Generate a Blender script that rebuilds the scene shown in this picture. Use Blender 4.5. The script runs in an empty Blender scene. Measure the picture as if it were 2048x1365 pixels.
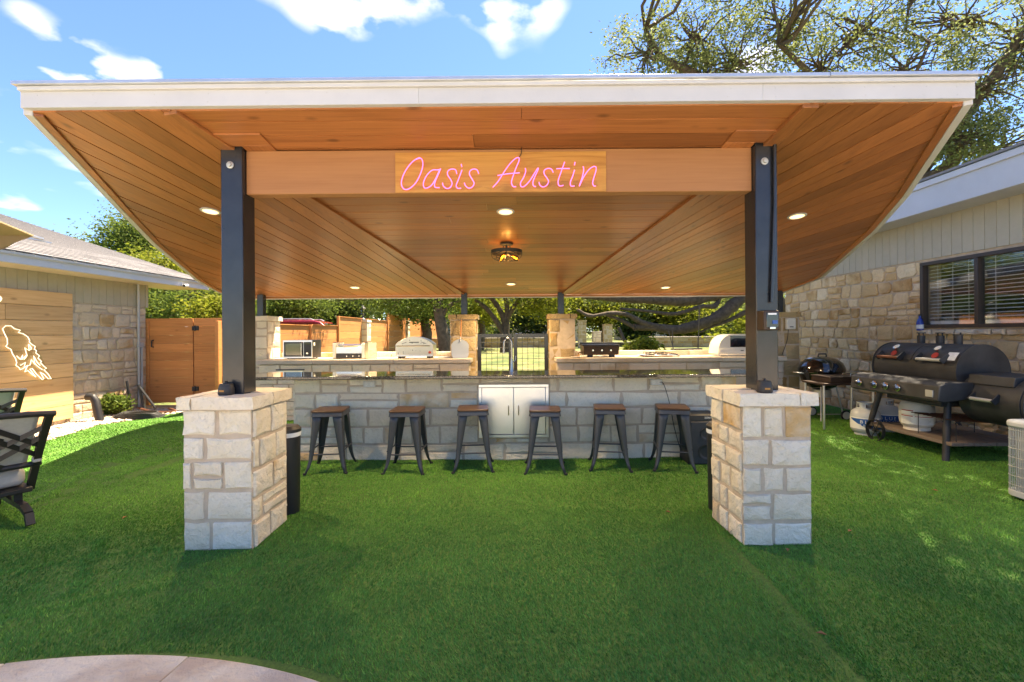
import bpy, bmesh, math, random
import numpy as np
from mathutils import Vector, Matrix
random.seed(7); RNG = np.random.default_rng(11)
R = math.radians
S = bpy.context.scene
C = S.collection
# ---------------------------------------------------------------- camera, sky, sun, exposure
CAMZ, FPX, CX, HY, ROLL = 1.48, 910.0, 1024.0, 665.0, R(0.40)
cam = bpy.data.cameras.new('camera'); cam.sensor_width = 36.0; cam.lens = 16.0
cam.shift_y = -(682.5-HY)/2048.0; cam.clip_start = 0.05; cam.clip_end = 2000
camo = bpy.data.objects.new('camera', cam); C.objects.link(camo)
camo.matrix_world = Matrix.Translation((0,0,CAMZ)) @ Matrix.Rotation(R(90),4,'X') @ Matrix.Rotation(-ROLL,4,'Z')
S.camera = camo
SUN_EL, SUN_AZ = R(64), R(38)            # azimuth measured from +Y towards +X
W = bpy.data.worlds.new('World'); S.world = W; W.use_nodes = True
nt = W.node_tree; N = nt.nodes; L = nt.links
bg = N['Background']; bg.inputs['Strength'].default_value = 0.070
sky = N.new('ShaderNodeTexSky'); sky.sky_type = 'NISHITA'; sky.sun_disc = False
sky.sun_elevation = SUN_EL; sky.sun_rotation = SUN_AZ; sky.altitude = 200
sky.air_density = 1.0; sky.dust_density = 0.15; sky.ozone_density = 2.5
def wn(t, **k):
    n = N.new(t)
    for a, b in k.items(): setattr(n, a, b)
    return n
tc = wn('ShaderNodeTexCoord'); sep = wn('ShaderNodeSeparateXYZ'); L.new(tc.outputs['Generated'], sep.inputs[0])
def wmath(op, a, b=None):
    n = wn('ShaderNodeMath', operation=op)
    for i, v in enumerate((a, b)):
        if v is None: continue
        if isinstance(v, (int, float)): n.inputs[i].default_value = v
        else: L.new(v, n.inputs[i])
    return n.outputs[0]
zc = wmath('ADD', wmath('MAXIMUM', sep.outputs['Z'], 0.0), 0.16)
comb = wn('ShaderNodeCombineXYZ'); L.new(wmath('DIVIDE', sep.outputs['X'], zc), comb.inputs[0]); L.new(wmath('DIVIDE', sep.outputs['Y'], zc), comb.inputs[1])
comb.inputs[2].default_value = 5.1
cn = wn('ShaderNodeTexNoise'); cn.inputs['Scale'].default_value = 5.6; cn.inputs['Detail'].default_value = 6; cn.inputs['Roughness'].default_value = 0.48
L.new(comb.outputs[0], cn.inputs['Vector'])
cr = wn('ShaderNodeValToRGB'); cr.color_ramp.elements[0].position = 0.50; cr.color_ramp.elements[1].position = 0.74
L.new(cn.outputs['Fac'], cr.inputs[0])
cn2 = wn('ShaderNodeTexNoise'); cn2.inputs['Scale'].default_value = 2.4; cn2.inputs['Detail'].default_value = 2; L.new(comb.outputs[0], cn2.inputs['Vector'])
cr2 = wn('ShaderNodeValToRGB'); cr2.color_ramp.elements[0].position = 0.53; cr2.color_ramp.elements[1].position = 0.66; L.new(cn2.outputs['Fac'], cr2.inputs[0])
cmx = wn('ShaderNodeMix', data_type='RGBA'); L.new(wmath('MULTIPLY', wmath('MULTIPLY', cr.outputs['Color'], cr2.outputs['Color']), 0.9), cmx.inputs['Factor'])
tint = wn('ShaderNodeMix', data_type='RGBA', blend_type='MULTIPLY'); tint.inputs['Factor'].default_value = 1.0
L.new(sky.outputs[0], tint.inputs['A']); tint.inputs['B'].default_value = (0.48, 0.67, 1.02, 1)
L.new(tint.outputs['Result'], cmx.inputs['A']); cmx.inputs['B'].default_value = (9.5, 9.0, 8.8, 1)
L.new(cmx.outputs['Result'], bg.inputs['Color'])
sl = bpy.data.lights.new('sun', 'SUN'); sl.energy = 4.2; sl.angle = R(0.53); sl.color = (1.0, 0.93, 0.82)
so = bpy.data.objects.new('sun', sl); C.objects.link(so)
sdir = Vector((math.sin(SUN_AZ)*math.cos(SUN_EL), math.cos(SUN_AZ)*math.cos(SUN_EL), math.sin(SUN_EL)))
so.rotation_euler = (-sdir).to_track_quat('-Z', 'Y').to_euler(); so.location = sdir*40
S.view_settings.view_transform = 'Standard'; S.view_settings.look = 'None'
S.view_settings.exposure = 2.45; S.view_settings.use_white_balance = True; S.view_settings.white_balance_temperature = 8300; S.view_settings.white_balance_tint = 10; S.view_settings.gamma = 1.0; S.view_settings.use_curve_mapping = False
S.render.engine = 'CYCLES'
S.cycles.max_bounces = 5; S.cycles.diffuse_bounces = 3; S.cycles.glossy_bounces = 3; S.cycles.transmission_bounces = 4; S.cycles.transparent_max_bounces = 6

# ---------------------------------------------------------------- measuring helpers: photo pixel -> world point on a known plane
def ray(px, py):
    u, v = (px-CX)/FPX, (HY-py)/FPX
    c, s = math.cos(ROLL), math.sin(ROLL)
    return Vector((u*c+v*s, 1.0, -u*s+v*c))
def atY(px, py, D): return Vector((0,0,CAMZ)) + ray(px,py)*D
def atX(px, py, X): r = ray(px,py); return Vector((0,0,CAMZ)) + r*(X/r.x)
def atZ(px, py, Z): r = ray(px,py); return Vector((0,0,CAMZ)) + r*((Z-CAMZ)/r.z)
CA, CS = 1.756, 0.126                     # pavilion ceiling plane: z = CAMZ + CA - CS*y
def ceil_z(y): return CAMZ + CA - CS*y
def atC(px, py): r = ray(px,py); return Vector((0,0,CAMZ)) + r*(CA/(r.z+CS))

# ---------------------------------------------------------------- materials
MATS = {}
def nmat(name):
    m = bpy.data.materials.new(name); m.use_nodes = True; MATS[name] = m
    t = m.node_tree; b = t.nodes['Principled BSDF']
    return m, t, b
class NB:
    def __init__(s, t): s.t = t
    def n(s, ty, **k):
        x = s.t.nodes.new(ty)
        for a, b in k.items(): setattr(x, a, b)
        return x
    def set(s, node, **k):
        for a, v in k.items():
            a = a.replace('_', ' ')
            if hasattr(v, 'is_linked') or isinstance(v, bpy.types.NodeSocket): s.t.links.new(v, node.inputs[a])
            else: node.inputs[a].default_value = v
        return node
    def math(s, op, a, b=None):
        x = s.n('ShaderNodeMath', operation=op)
        for i, v in enumerate((a, b)):
            if v is None: continue
            if isinstance(v, (int, float)): x.inputs[i].default_value = v
            else: s.t.links.new(v, x.inputs[i])
        return x.outputs[0]
    def vmath(s, op, a, b=None):
        x = s.n('ShaderNodeVectorMath', operation=op)
        for i, v in enumerate((a, b)):
            if v is None: continue
            if isinstance(v, (tuple, list)): x.inputs[i].default_value = v
            else: s.t.links.new(v, x.inputs[i])
        return x.outputs[0]
    def coord(s, rnd=True, scale=(1,1,1)):
        o = s.n('ShaderNodeTexCoord').outputs['Object']
        if rnd:
            r = s.n('ShaderNodeObjectInfo').outputs['Random']
            cb = s.n('ShaderNodeCombineXYZ')
            for i, k in enumerate((37.0, 91.0, 53.0)): s.t.links.new(s.math('MULTIPLY', r, k), cb.inputs[i])
            o = s.vmath('ADD', o, cb.outputs[0])
        return s.vmath('MULTIPLY', o, scale)
    def noise(s, vec, scale, detail=3, rough=.5, dist=0):
        x = s.n('ShaderNodeTexNoise'); s.t.links.new(vec, x.inputs['Vector'])
        x.inputs['Scale'].default_value = scale; x.inputs['Detail'].default_value = detail
        x.inputs['Roughness'].default_value = rough; x.inputs['Distortion'].default_value = dist
        return x.outputs['Fac']
    def ramp(s, fac, stops):
        x = s.n('ShaderNodeValToRGB'); s.t.links.new(fac, x.inputs[0]); e = x.color_ramp.elements
        while len(e) < len(stops): e.new(.5)
        for i, (p, c) in enumerate(stops):
            e[i].position = p; e[i].color = (*c, 1) if len(c) == 3 else c
        return x.outputs['Color']
    def mix(s, f, a, b, mode='MIX'):
        x = s.n('ShaderNodeMix', data_type='RGBA', blend_type=mode)
        for k, v in (('Factor', f), ('A', a), ('B', b)):
            if isinstance(v, (int, float)): x.inputs[k].default_value = v
            elif isinstance(v, (tuple, list)): x.inputs[k].default_value = (*v, 1) if len(v) == 3 else v
            else: s.t.links.new(v, x.inputs[k])
        return x.outputs['Result']
    def bump(s, h, strength=.3, dist=.01):
        x = s.n('ShaderNodeBump'); s.t.links.new(h, x.inputs['Height'])
        x.inputs['Strength'].default_value = strength; x.inputs['Distance'].default_value = dist
        return x.outputs['Normal']
def sc(c, k): return tuple(min(1, v*k) for v in c)
def plain(name, col, rough=.5, metal=0, var=.12, scale=5, bump=.0, bscale=60, rvar=.1, coat=0, spec=.5, rnd=.0):
    m, t, b = nmat(name); nb = NB(t); v = nb.coord()
    f = nb.noise(v, scale, 5, .6)
    col_ = nb.ramp(f, [(.25, sc(col, 1-var)), (.75, sc(col, 1+var))])
    if rnd:
        r = nb.n('ShaderNodeObjectInfo').outputs['Random']
        k = nb.math('ADD', nb.math('MULTIPLY', r, 2*rnd), 1-rnd)
        cb = nb.n('ShaderNodeCombineXYZ')
        for i in range(3): t.links.new(k, cb.inputs[i])
        col_ = nb.mix(1.0, col_, cb.outputs[0], 'MULTIPLY')
    t.links.new(col_, b.inputs['Base Color'])
    b.inputs['Metallic'].default_value = metal; b.inputs['Coat Weight'].default_value = coat
    b.inputs['Specular IOR Level'].default_value = spec
    f2 = nb.noise(v, scale*3.1, 4, .6)
    t.links.new(nb.math('ADD', nb.math('MULTIPLY', f2, 2*rvar), rough-rvar), b.inputs['Roughness'])
    if bump: t.links.new(nb.bump(nb.noise(v, bscale, 4, .6), bump, .004), b.inputs['Normal'])
    return m
def wood(name, axis, light, dark, rough=.5, tone=.18, knots=.5, scale=1.0, spec=.4, streak=.6):
    m, t, b = nmat(name); nb = NB(t)
    s = [16.0*scale]*3; s[axis] = 1.1*scale
    v = nb.coord(True, tuple(s))
    g = nb.noise(v, 1.0, 6, .62, 1.2)
    s2 = [70.0*scale]*3; s2[axis] = 2.0*scale
    g2 = nb.noise(nb.coord(True, tuple(s2)), 1.0, 3, .5)
    gm = nb.math('ADD', nb.math('MULTIPLY', g, streak), nb.math('MULTIPLY', g2, 1-streak))
    col = nb.ramp(gm, [(.32, dark), (.52, tuple((a*.6+c*.4) for a, c in zip(light, dark))), (.72, light)])
    r = nb.n('ShaderNodeObjectInfo').outputs['Random']
    k = nb.math('ADD', nb.math('MULTIPLY', r, 2*tone), 1-tone)
    cb = nb.n('ShaderNodeCombineXYZ')
    for i in range(3): t.links.new(k, cb.inputs[i])
    col = nb.mix(1.0, col, cb.outputs[0], 'MULTIPLY')
    if knots:
        s3 = [5.0]*3; s3[axis] = 2.3
        vo = nb.n('ShaderNodeTexVoronoi'); t.links.new(nb.coord(True, tuple(s3)), vo.inputs['Vector']); vo.inputs['Scale'].default_value = 1.0
        kn = nb.ramp(vo.outputs['Distance'], [(.05, (1,1,1)), (.14, (0,0,0))])
        col = nb.mix(nb.math('MULTIPLY', kn, knots), col, sc(dark, .5))
    t.links.new(col, b.inputs['Base Color'])
    t.links.new(nb.math('ADD', nb.math('MULTIPLY', g, .3), rough-.15), b.inputs['Roughness'])
    b.inputs['Specular IOR Level'].default_value = spec
    t.links.new(nb.bump(gm, .25, .003), b.inputs['Normal'])
    return m
def stone(name, tones, stain, stain_amt=.3, mort=False, bump=.7, bs=14):
    m, t, b = nmat(name); nb = NB(t)
    v = nb.coord(True)
    r = nb.n('ShaderNodeObjectInfo').outputs['Random']
    k = len(tones)
    base = nb.ramp(r, [((i+.5)/k, c) for i, c in enumerate(tones)])
    n1 = nb.noise(v, 7, 6, .65, .4); n2 = nb.noise(v, 2.2, 3, .6, .3); n3 = nb.noise(v, 38, 5, .7)
    col = nb.mix(nb.math('MULTIPLY', nb.ramp(n1, [(.35, (0,0,0)), (.75, (1,1,1))]), .22), base, sc(tones[0], .62))
    wn_ = nb.n('ShaderNodeTexWhiteNoise', noise_dimensions='1D'); t.links.new(nb.math('MULTIPLY', r, 977.0), wn_.inputs['W'])
    th = nb.math('MULTIPLY', nb.math('GREATER_THAN', wn_.outputs['Value'], 1-stain_amt), 1.0)
    st = nb.math('MULTIPLY', nb.ramp(n2, [(.42, (0,0,0)), (.62, (1,1,1))]), nb.math('ADD', nb.math('MULTIPLY', th, .8), .12))
    col = nb.mix(st, col, stain)
    col = nb.mix(nb.math('MULTIPLY', nb.ramp(n3, [(.30, (1,1,1)), (.45, (0,0,0))]), .35), col, sc(tones[0], .5))
    t.links.new(col, b.inputs['Base Color']); b.inputs['Roughness'].default_value = .9; b.inputs['Specular IOR Level'].default_value = .25
    h = nb.math('ADD', nb.math('MULTIPLY', nb.noise(v, bs, 6, .6, .6), 1.0), nb.math('MULTIPLY', n3, .35))
    t.links.new(nb.bump(h, min(1,bump*1.35), .030), b.inputs['Normal'])
    return m
def emit(name, col, strength):
    m, t, b = nmat(name); b.inputs['Base Color'].default_value = (*col, 1)
    b.inputs['Emission Color'].default_value = (*col, 1); b.inputs['Emission Strength'].default_value = strength
    return m
def leafmat(name, c1, c2, trans=.35, rough=.55):
    m, t, b = nmat(name); nb = NB(t)
    r = nb.n('ShaderNodeNewGeometry').outputs['Random Per Island']
    n = nb.noise(nb.coord(False), 1.3, 3, .6)
    col = nb.mix(r, c1, c2)
    col = nb.mix(nb.math('MULTIPLY', n, .6), col, sc(c1, .7))
    t.links.new(col, b.inputs['Base Color']); b.inputs['Roughness'].default_value = rough; b.inputs['Specular IOR Level'].default_value = .12
    tr = nb.n('ShaderNodeBsdfTranslucent'); t.links.new(nb.mix(.22, col, (.26,.34,.05)), tr.inputs['Color'])
    mx = nb.n('ShaderNodeMixShader'); mx.inputs[0].default_value = trans
    t.links.new(b.outputs[0], mx.inputs[1]); t.links.new(tr.outputs[0], mx.inputs[2])
    t.links.new(mx.outputs[0], t.nodes['Material Output'].inputs['Surface'])
    return m
def glass(name, tint=(.9,.95,.93), alpha=.25, rough=.03, refl=1.0):
    m, t, b = nmat(name); nb = NB(t)
    gl = nb.n('ShaderNodeBsdfGlossy'); gl.inputs['Roughness'].default_value = rough
    tr = nb.n('ShaderNodeBsdfTransparent'); tr.inputs['Color'].default_value = (*tint, 1)
    fr = nb.n('ShaderNodeFresnel'); fr.inputs['IOR'].default_value = 1.5
    f = nb.math('ADD', nb.math('MULTIPLY', fr.outputs[0], refl), alpha*.4)
    mx = nb.n('ShaderNodeMixShader'); t.links.new(f, mx.inputs[0]); t.links.new(tr.outputs[0], mx.inputs[1]); t.links.new(gl.outputs[0], mx.inputs[2])
    t.links.new(mx.outputs[0], t.nodes['Material Output'].inputs['Surface'])
    return m
CREAM = [(.80,.70,.54), (.85,.77,.62), (.82,.73,.57), (.86,.79,.66), (.78,.67,.51), (.84,.76,.61)]
TAN = [(.62,.43,.22), (.72,.52,.29), (.68,.47,.24), (.78,.61,.39), (.58,.38,.18), (.74,.55,.31), (.80,.66,.45)]
stone('limestone', CREAM, (.60,.36,.14), .10)
stone('rubble', TAN, (.40,.22,.08), .25, bump=.8, bs=11)
stone('rubble_pale', [(.66,.53,.38), (.72,.59,.44), (.62,.49,.34), (.76,.65,.50), (.64,.52,.38)], (.46,.29,.13), .2, bump=.8, bs=11)
stone('golden', [(.46,.34,.19), (.54,.41,.24), (.50,.37,.20), (.42,.30,.16)], (.38,.22,.08), .3)
stone('slab_stone', [(.58,.50,.42), (.52,.45,.38), (.62,.55,.47)], (.42,.32,.22), .3, bump=.35)
stone('travertine', [(.62,.56,.47), (.66,.60,.51), (.59,.53,.44)], (.42,.33,.26), .9, bump=.35, bs=30)
plain('mortar', (.52,.415,.31), .95, var=.18, scale=9, bump=.6, bscale=90)
plain('mortar_rubble', (.50,.38,.26), .95, var=.2, scale=9, bump=.6, bscale=90)
wood('ceil_x', 0, (.40,.158,.058), (.22,.076,.026), rough=.36, tone=.24, knots=.8, spec=.5)
wood('ceil_y', 1, (.40,.158,.058), (.22,.076,.026), rough=.36, tone=.24, knots=.8, spec=.5)
wood('beam_wood', 0, (.40,.190,.080), (.32,.140,.054), rough=.6, tone=.05, knots=.0)
wood('sign_wood', 0, (.58,.30,.075), (.36,.15,.03), rough=.55, tone=.05, knots=.5, streak=.9)
wood('accent_y', 1, (.82,.53,.27), (.62,.34,.14), rough=.6, tone=.2, knots=.6)
wood('fence_x', 0, (.68,.29,.10), (.52,.19,.06), rough=.65, tone=.14, knots=.4)
wood('fence_y', 1, (.68,.29,.10), (.52,.19,.06), rough=.65, tone=.14, knots=.4)
wood('seat_wood', 0, (.095,.048,.027), (.050,.025,.014), rough=.4, tone=.1, knots=.0)
wood('grey_wood', 1, (.22,.17,.14), (.11,.085,.07), rough=.8, tone=.15, knots=.3)
plain('bark', (.10,.075,.052), .95, var=.55, scale=9, bump=1.0, bscale=22)
plain('white_paint', (.48,.495,.52), .5, var=.07, scale=2.5, bump=.15, rnd=.03)
plain('drip_metal', (.55,.58,.62), .35, .7, var=.12)
plain('siding_paint', (.40,.365,.285), .6, var=.06, scale=8, bump=.15, rnd=.03)
plain('shingle', (.17,.165,.17), .95, var=.22, scale=30, bump=.6, bscale=150, rnd=.22)
plain('black_steel', (.020,.021,.024), .22, .0, var=.25, scale=7, bump=.04, spec=.6)
plain('black_iron', (.024,.026,.030), .52, .0, var=.6, scale=4, bump=.12, bscale=120, rvar=.15)
plain('gun_metal', (.040,.043,.048), .45, .0, var=.15, spec=.6)
plain('black_gloss', (.008,.008,.009), .06, 0, var=.1, coat=1.0, rvar=.03)
plain('black_plastic', (.018,.018,.020), .45, var=.15, bump=.05)
plain('faucet_steel', (.30,.29,.28), .22, 1.0, var=.05)
plain('stainless', (.74,.74,.73), .33, 1.0, var=.04, scale=3, rvar=.05)
plain('chrome', (.75,.75,.74), .10, 1.0, var=.03, rvar=.04)
plain('cream_metal', (.62,.58,.48), .3, .6, var=.06)
plain('dark_bronze', (.055,.035,.025), .4, .4, var=.25)
plain('off_white', (.72,.70,.64), .5, var=.05)
plain('cushion', (.40,.40,.41), .95, var=.08, scale=40, bump=.3, bscale=300)
plain('peel_metal', (.42,.47,.53), .35, .2, var=.06)
plain('galv', (.50,.51,.50), .45, .6, var=.12)
plain('pvc_grey', (.42,.43,.44), .5, var=.08)
plain('tank_grey', (.50,.53,.55), .4, .0, var=.06)
plain('tank_white', (.68,.64,.56), .45, .0, var=.06)
plain('label_blue', (.02,.10,.35), .4, var=.1)
plain('label_red', (.45,.05,.03), .4)
plain('label_white', (.80,.80,.78), .4, var=.03)
plain('pebble', (.58,.48,.38), .9, var=.3, scale=9, bump=.3)
plain('soil', (.085,.06,.035), 1.0, var=.3, scale=5, bump=.6)
plain('rubber', (.02,.02,.02), .7, var=.2)
plain('rust', (.14,.05,.025), .8, .2, var=.35, scale=20)
plain('brown_frame', (.045,.030,.022), .45, var=.15)
plain('blind', (.85,.85,.83), .5, var=.04)
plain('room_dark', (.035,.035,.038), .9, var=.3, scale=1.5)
plain('sail_cloth', (.52,.36,.20), .8, var=.06, bump=.2, bscale=200)
plain('soffit', (.62,.53,.42), .7, var=.04)
plain('car_red', (.35,.015,.02), .25, .2, coat=1.0)
plain('car_white', (.75,.76,.78), .25, .0, coat=1.0)
plain('dry_leaf', (.30,.13,.05), .8, var=.3)
plain('asphalt', (.055,.055,.057), .95, var=.15, scale=8, bump=.3)
plain('plaster', (.55,.46,.33), .9, var=.08)
plain('outlet_white', (.60,.59,.55), .4, var=.04)
plain('bottle_blue', (.01,.04,.28), .15, var=.1, coat=.5)
plain('paper', (.58,.62,.66), .5, var=.2, scale=25)
plain('dial_red', (.36,.04,.025), .4)
plain('rope', (.16,.12,.08), .9)
plain('cord_black', (.012,.012,.012), .5)
plain('ceramic', (.025,.023,.024), .5, var=.2)
emit('neon_pink', (1.0,.17,.52), .34)
emit('neon_white', (1.0,.93,.74), .28)
emit('lamp_disc', (1.0,.74,.38), .55)
emit('filament', (1.0,.40,.06), 3.0)
glass('window_glass', (.96,.97,.97), .03, .03, .28)
glass('oven_glass', (.25,.22,.18), .35, .08)
glass('bulb_glass', (1.0,.72,.35), .10)
glass('acrylic', (.97,.96,.92), .02, .25, .12)
leafmat('leaf_oak', (.13,.165,.065), (.28,.31,.15), .48)
leafmat('leaf_green', (.065,.12,.022), (.16,.21,.05), .45)
leafmat('leaf_yellow', (.13,.17,.018), (.30,.29,.035), .50)
leafmat('leaf_dark', (.03,.06,.018), (.08,.12,.03), .35)
def granite():
    m, t, b = nmat('granite'); nb = NB(t); v = nb.coord(False)
    vo = nb.n('ShaderNodeTexVoronoi'); t.links.new(v, vo.inputs['Vector']); vo.inputs['Scale'].default_value = 140
    col = nb.ramp(vo.outputs['Color'], [(.3, (.012,.013,.014)), (.62, (.035,.036,.035)), (.85, (.16,.16,.14))])
    t.links.new(col, b.inputs['Base Color']); b.inputs['Roughness'].default_value = .07; b.inputs['Coat Weight'].default_value = .4
granite()
def turfmat():
    m, t, b = nmat('turf_blade'); nb = NB(t)
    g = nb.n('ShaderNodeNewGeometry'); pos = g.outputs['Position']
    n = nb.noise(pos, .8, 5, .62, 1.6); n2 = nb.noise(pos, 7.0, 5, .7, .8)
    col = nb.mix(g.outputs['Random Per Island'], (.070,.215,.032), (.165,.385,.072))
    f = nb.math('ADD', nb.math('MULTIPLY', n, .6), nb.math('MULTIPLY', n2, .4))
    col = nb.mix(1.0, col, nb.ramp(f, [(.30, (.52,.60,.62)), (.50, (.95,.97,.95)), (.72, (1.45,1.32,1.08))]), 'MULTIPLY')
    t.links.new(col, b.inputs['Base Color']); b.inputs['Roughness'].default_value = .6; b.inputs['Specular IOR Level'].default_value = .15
    m2, t, b = nmat('turf_base'); nb = NB(t); v = nb.coord(False)
    n = nb.noise(v, 60, 5, .7)
    t.links.new(nb.ramp(n, [(.3, (.03,.075,.012)), (.7, (.09,.19,.03))]), b.inputs['Base Color']); b.inputs['Roughness'].default_value = .9
    m3, t, b = nmat('yard_grass'); nb = NB(t); v = nb.coord(False)
    n = nb.noise(v, .9, 6, .7); n2 = nb.noise(v, 22, 5, .7)
    col = nb.mix(nb.math('MULTIPLY', n2, .7), nb.ramp(n, [(.38, (.055,.095,.018)), (.50, (.15,.18,.035)), (.66, (.30,.24,.11))]), (.05,.07,.02))  # patchy grass tones, contrast raised to imitate dappled shade in the colour
    t.links.new(col, b.inputs['Base Color']); b.inputs['Roughness'].default_value = .95
    t.links.new(nb.bump(n2, .8, .03), b.inputs['Normal'])
turfmat()

# ---------------------------------------------------------------- mesh builder
class MB:
    def __init__(s): s.v = []; s.f = []
    def add(s, vs, fs):
        o = len(s.v); s.v += [tuple(p) for p in vs]; s.f += [tuple(i+o for i in f) for f in fs]; return s
    def box(s, a, b, rz=0, piv=None):
        x0,y0,z0 = a; x1,y1,z1 = b
        vs = [Vector(p) for p in ((x0,y0,z0),(x1,y0,z0),(x1,y1,z0),(x0,y1,z0),(x0,y0,z1),(x1,y0,z1),(x1,y1,z1),(x0,y1,z1))]
        if rz:
            pv = Vector(piv) if piv else Vector(((x0+x1)/2,(y0+y1)/2,0)); M_ = Matrix.Rotation(rz, 3, 'Z')
            vs = [M_ @ (p-pv) + pv for p in vs]
        return s.add(vs, [(0,3,2,1),(4,5,6,7),(0,1,5,4),(1,2,6,5),(2,3,7,6),(3,0,4,7)])
    def boxc(s, c, d, rz=0): return s.box([c[i]-d[i]/2 for i in range(3)], [c[i]+d[i]/2 for i in range(3)], rz)
    def bar(s, p, q, w, h, up=(0,0,1)):
        p, q = Vector(p), Vector(q); d = (q-p).normalized(); u = Vector(up)
        x = d.cross(u)
        if x.length < 1e-4: x = d.cross(Vector((1,0,0)))
        x.normalize(); z = x.cross(d).normalized()
        vs = []
        for e in (p, q):
            for a, b in ((-1,-1),(1,-1),(1,1),(-1,1)): vs.append(e + x*a*w/2 + z*b*h/2)
        return s.add(vs, [(0,1,2,3),(7,6,5,4),(0,4,5,1),(1,5,6,2),(2,6,7,3),(3,7,4,0)])
    def tube(s, pts, r, n=8, closed=False, cap=True):
        pts = [Vector(p) for p in pts]; m = len(pts)
        rs = r if isinstance(r, (list, tuple)) else [r]*m
        rings = []; px = None
        for i, p in enumerate(pts):
            a = pts[i-1] if (i > 0 or closed) else p; b = pts[(i+1) % m] if (i < m-1 or closed) else p
            d = (b-a)
            d = d.normalized() if d.length > 1e-9 else Vector((0,0,1))
            if px is None:
                px = d.orthogonal().normalized()
            else:
                px = px - d*px.dot(d)
                px = px.normalized() if px.length > 1e-6 else d.orthogonal().normalized()
            py = d.cross(px)
            rings.append([p + (px*math.cos(2*math.pi*k/n) + py*math.sin(2*math.pi*k/n))*rs[i] for k in range(n)])
        vs = [v for rg in rings for v in rg]; fs = []
        for i in range(m if closed else m-1):
            j = (i+1) % m
            for k in range(n): fs.append((i*n+k, i*n+(k+1)%n, j*n+(k+1)%n, j*n+k))
        if cap and not closed: fs += [tuple(range(n))[::-1], tuple((m-1)*n+k for k in range(n))]
        return s.add(vs, fs)
    def cyl(s, p, q, r, r2=None, n=16): return s.tube([p, q], [r, r if r2 is None else r2], n)
    def lathe(s, prof, c=(0,0,0), n=24, axis='Z'):
        c = Vector(c); vs = []; fs = []; m = len(prof)
        for r_, h in prof:
            for k in range(n):
                a = 2*math.pi*k/n; x, y = r_*math.cos(a), r_*math.sin(a)
                vs.append(c + (Vector((x,y,h)) if axis == 'Z' else Vector((x,h,y)) if axis == 'Y' else Vector((h,x,y))))
        for i in range(m-1):
            for k in range(n): fs.append((i*n+k, i*n+(k+1)%n, (i+1)*n+(k+1)%n, (i+1)*n+k))
        fs += [tuple(range(n))[::-1], tuple((m-1)*n+k for k in range(n))]
        return s.add(vs, fs)
    def prism(s, poly, ext):
        n = len(poly); e = Vector(ext); a = [Vector(p) for p in poly]
        return s.add(a + [p+e for p in a], [tuple(range(n))[::-1], tuple(range(n, 2*n))] + [(i, (i+1)%n, n+(i+1)%n, n+i) for i in range(n)])
    def build(s, name, mat, parent=None, smooth=False, bev=0, world=True, seg=2, ang=40):
        off = Vector((0,0,0))
        if parent is not None and world: off = base_of(parent)
        me = bpy.data.meshes.new(name)
        me.from_pydata([(p[0]-off[0], p[1]-off[1], p[2]-off[2]) for p in s.v], [], s.f)
        bm = bmesh.new(); bm.from_mesh(me); bmesh.ops.recalc_face_normals(bm, faces=bm.faces); bm.to_mesh(me); bm.free()
        return mobj(name, me, mat, parent, smooth, bev, seg, ang)
def base_of(o):
    v = Vector((0,0,0))
    while o is not None: v = v + o.location; o = o.parent
    return v
def mobj(name, me, mat, parent=None, smooth=False, bev=0, seg=2, ang=40):
    me.materials.append(MATS[mat])
    if smooth or bev:
        me.shade_smooth(); me.set_sharp_from_angle(angle=R(ang))
    o = bpy.data.objects.new(name, me); C.objects.link(o); o.parent = parent
    if bev:
        b = o.modifiers.new('bevel', 'BEVEL'); b.width = bev; b.segments = seg; b.limit_method = 'ANGLE'; b.angle_limit = R(35)
    return o
def thing(name, label, cat, loc=(0,0,0), group=None, rz=0):
    o = bpy.data.objects.new(name, None); o.empty_display_size = .1; C.objects.link(o)
    o.location = loc; o.rotation_euler = (0,0,rz)
    return tag(o, label, cat, group)
def tag(o, label=None, cat=None, group=None, kind=None):
    for k, v in (('label', label), ('category', cat), ('group', group), ('kind', kind)):
        if v: o[k] = v
    return o
def copy_tree(o, parent=None):
    c = o.copy(); C.objects.link(c); c.parent = parent
    for ch in o.children: copy_tree(ch, c)
    return c
def text_mesh(name, txt, size, mat, parent, mw, ext=.001, align='CENTER'):
    cu = bpy.data.curves.new(name, 'FONT'); cu.body = txt; cu.size = size; cu.extrude = ext; cu.align_x = align; cu.align_y = 'CENTER'; cu.resolution_u = 3
    t = bpy.data.objects.new(name+'_curve', cu); C.objects.link(t)
    dg = bpy.context.evaluated_depsgraph_get(); me = bpy.data.meshes.new_from_object(t.evaluated_get(dg))
    bpy.data.objects.remove(t); me.transform(mw); me.materials.clear()
    return mobj(name, me, mat, parent)

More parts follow.
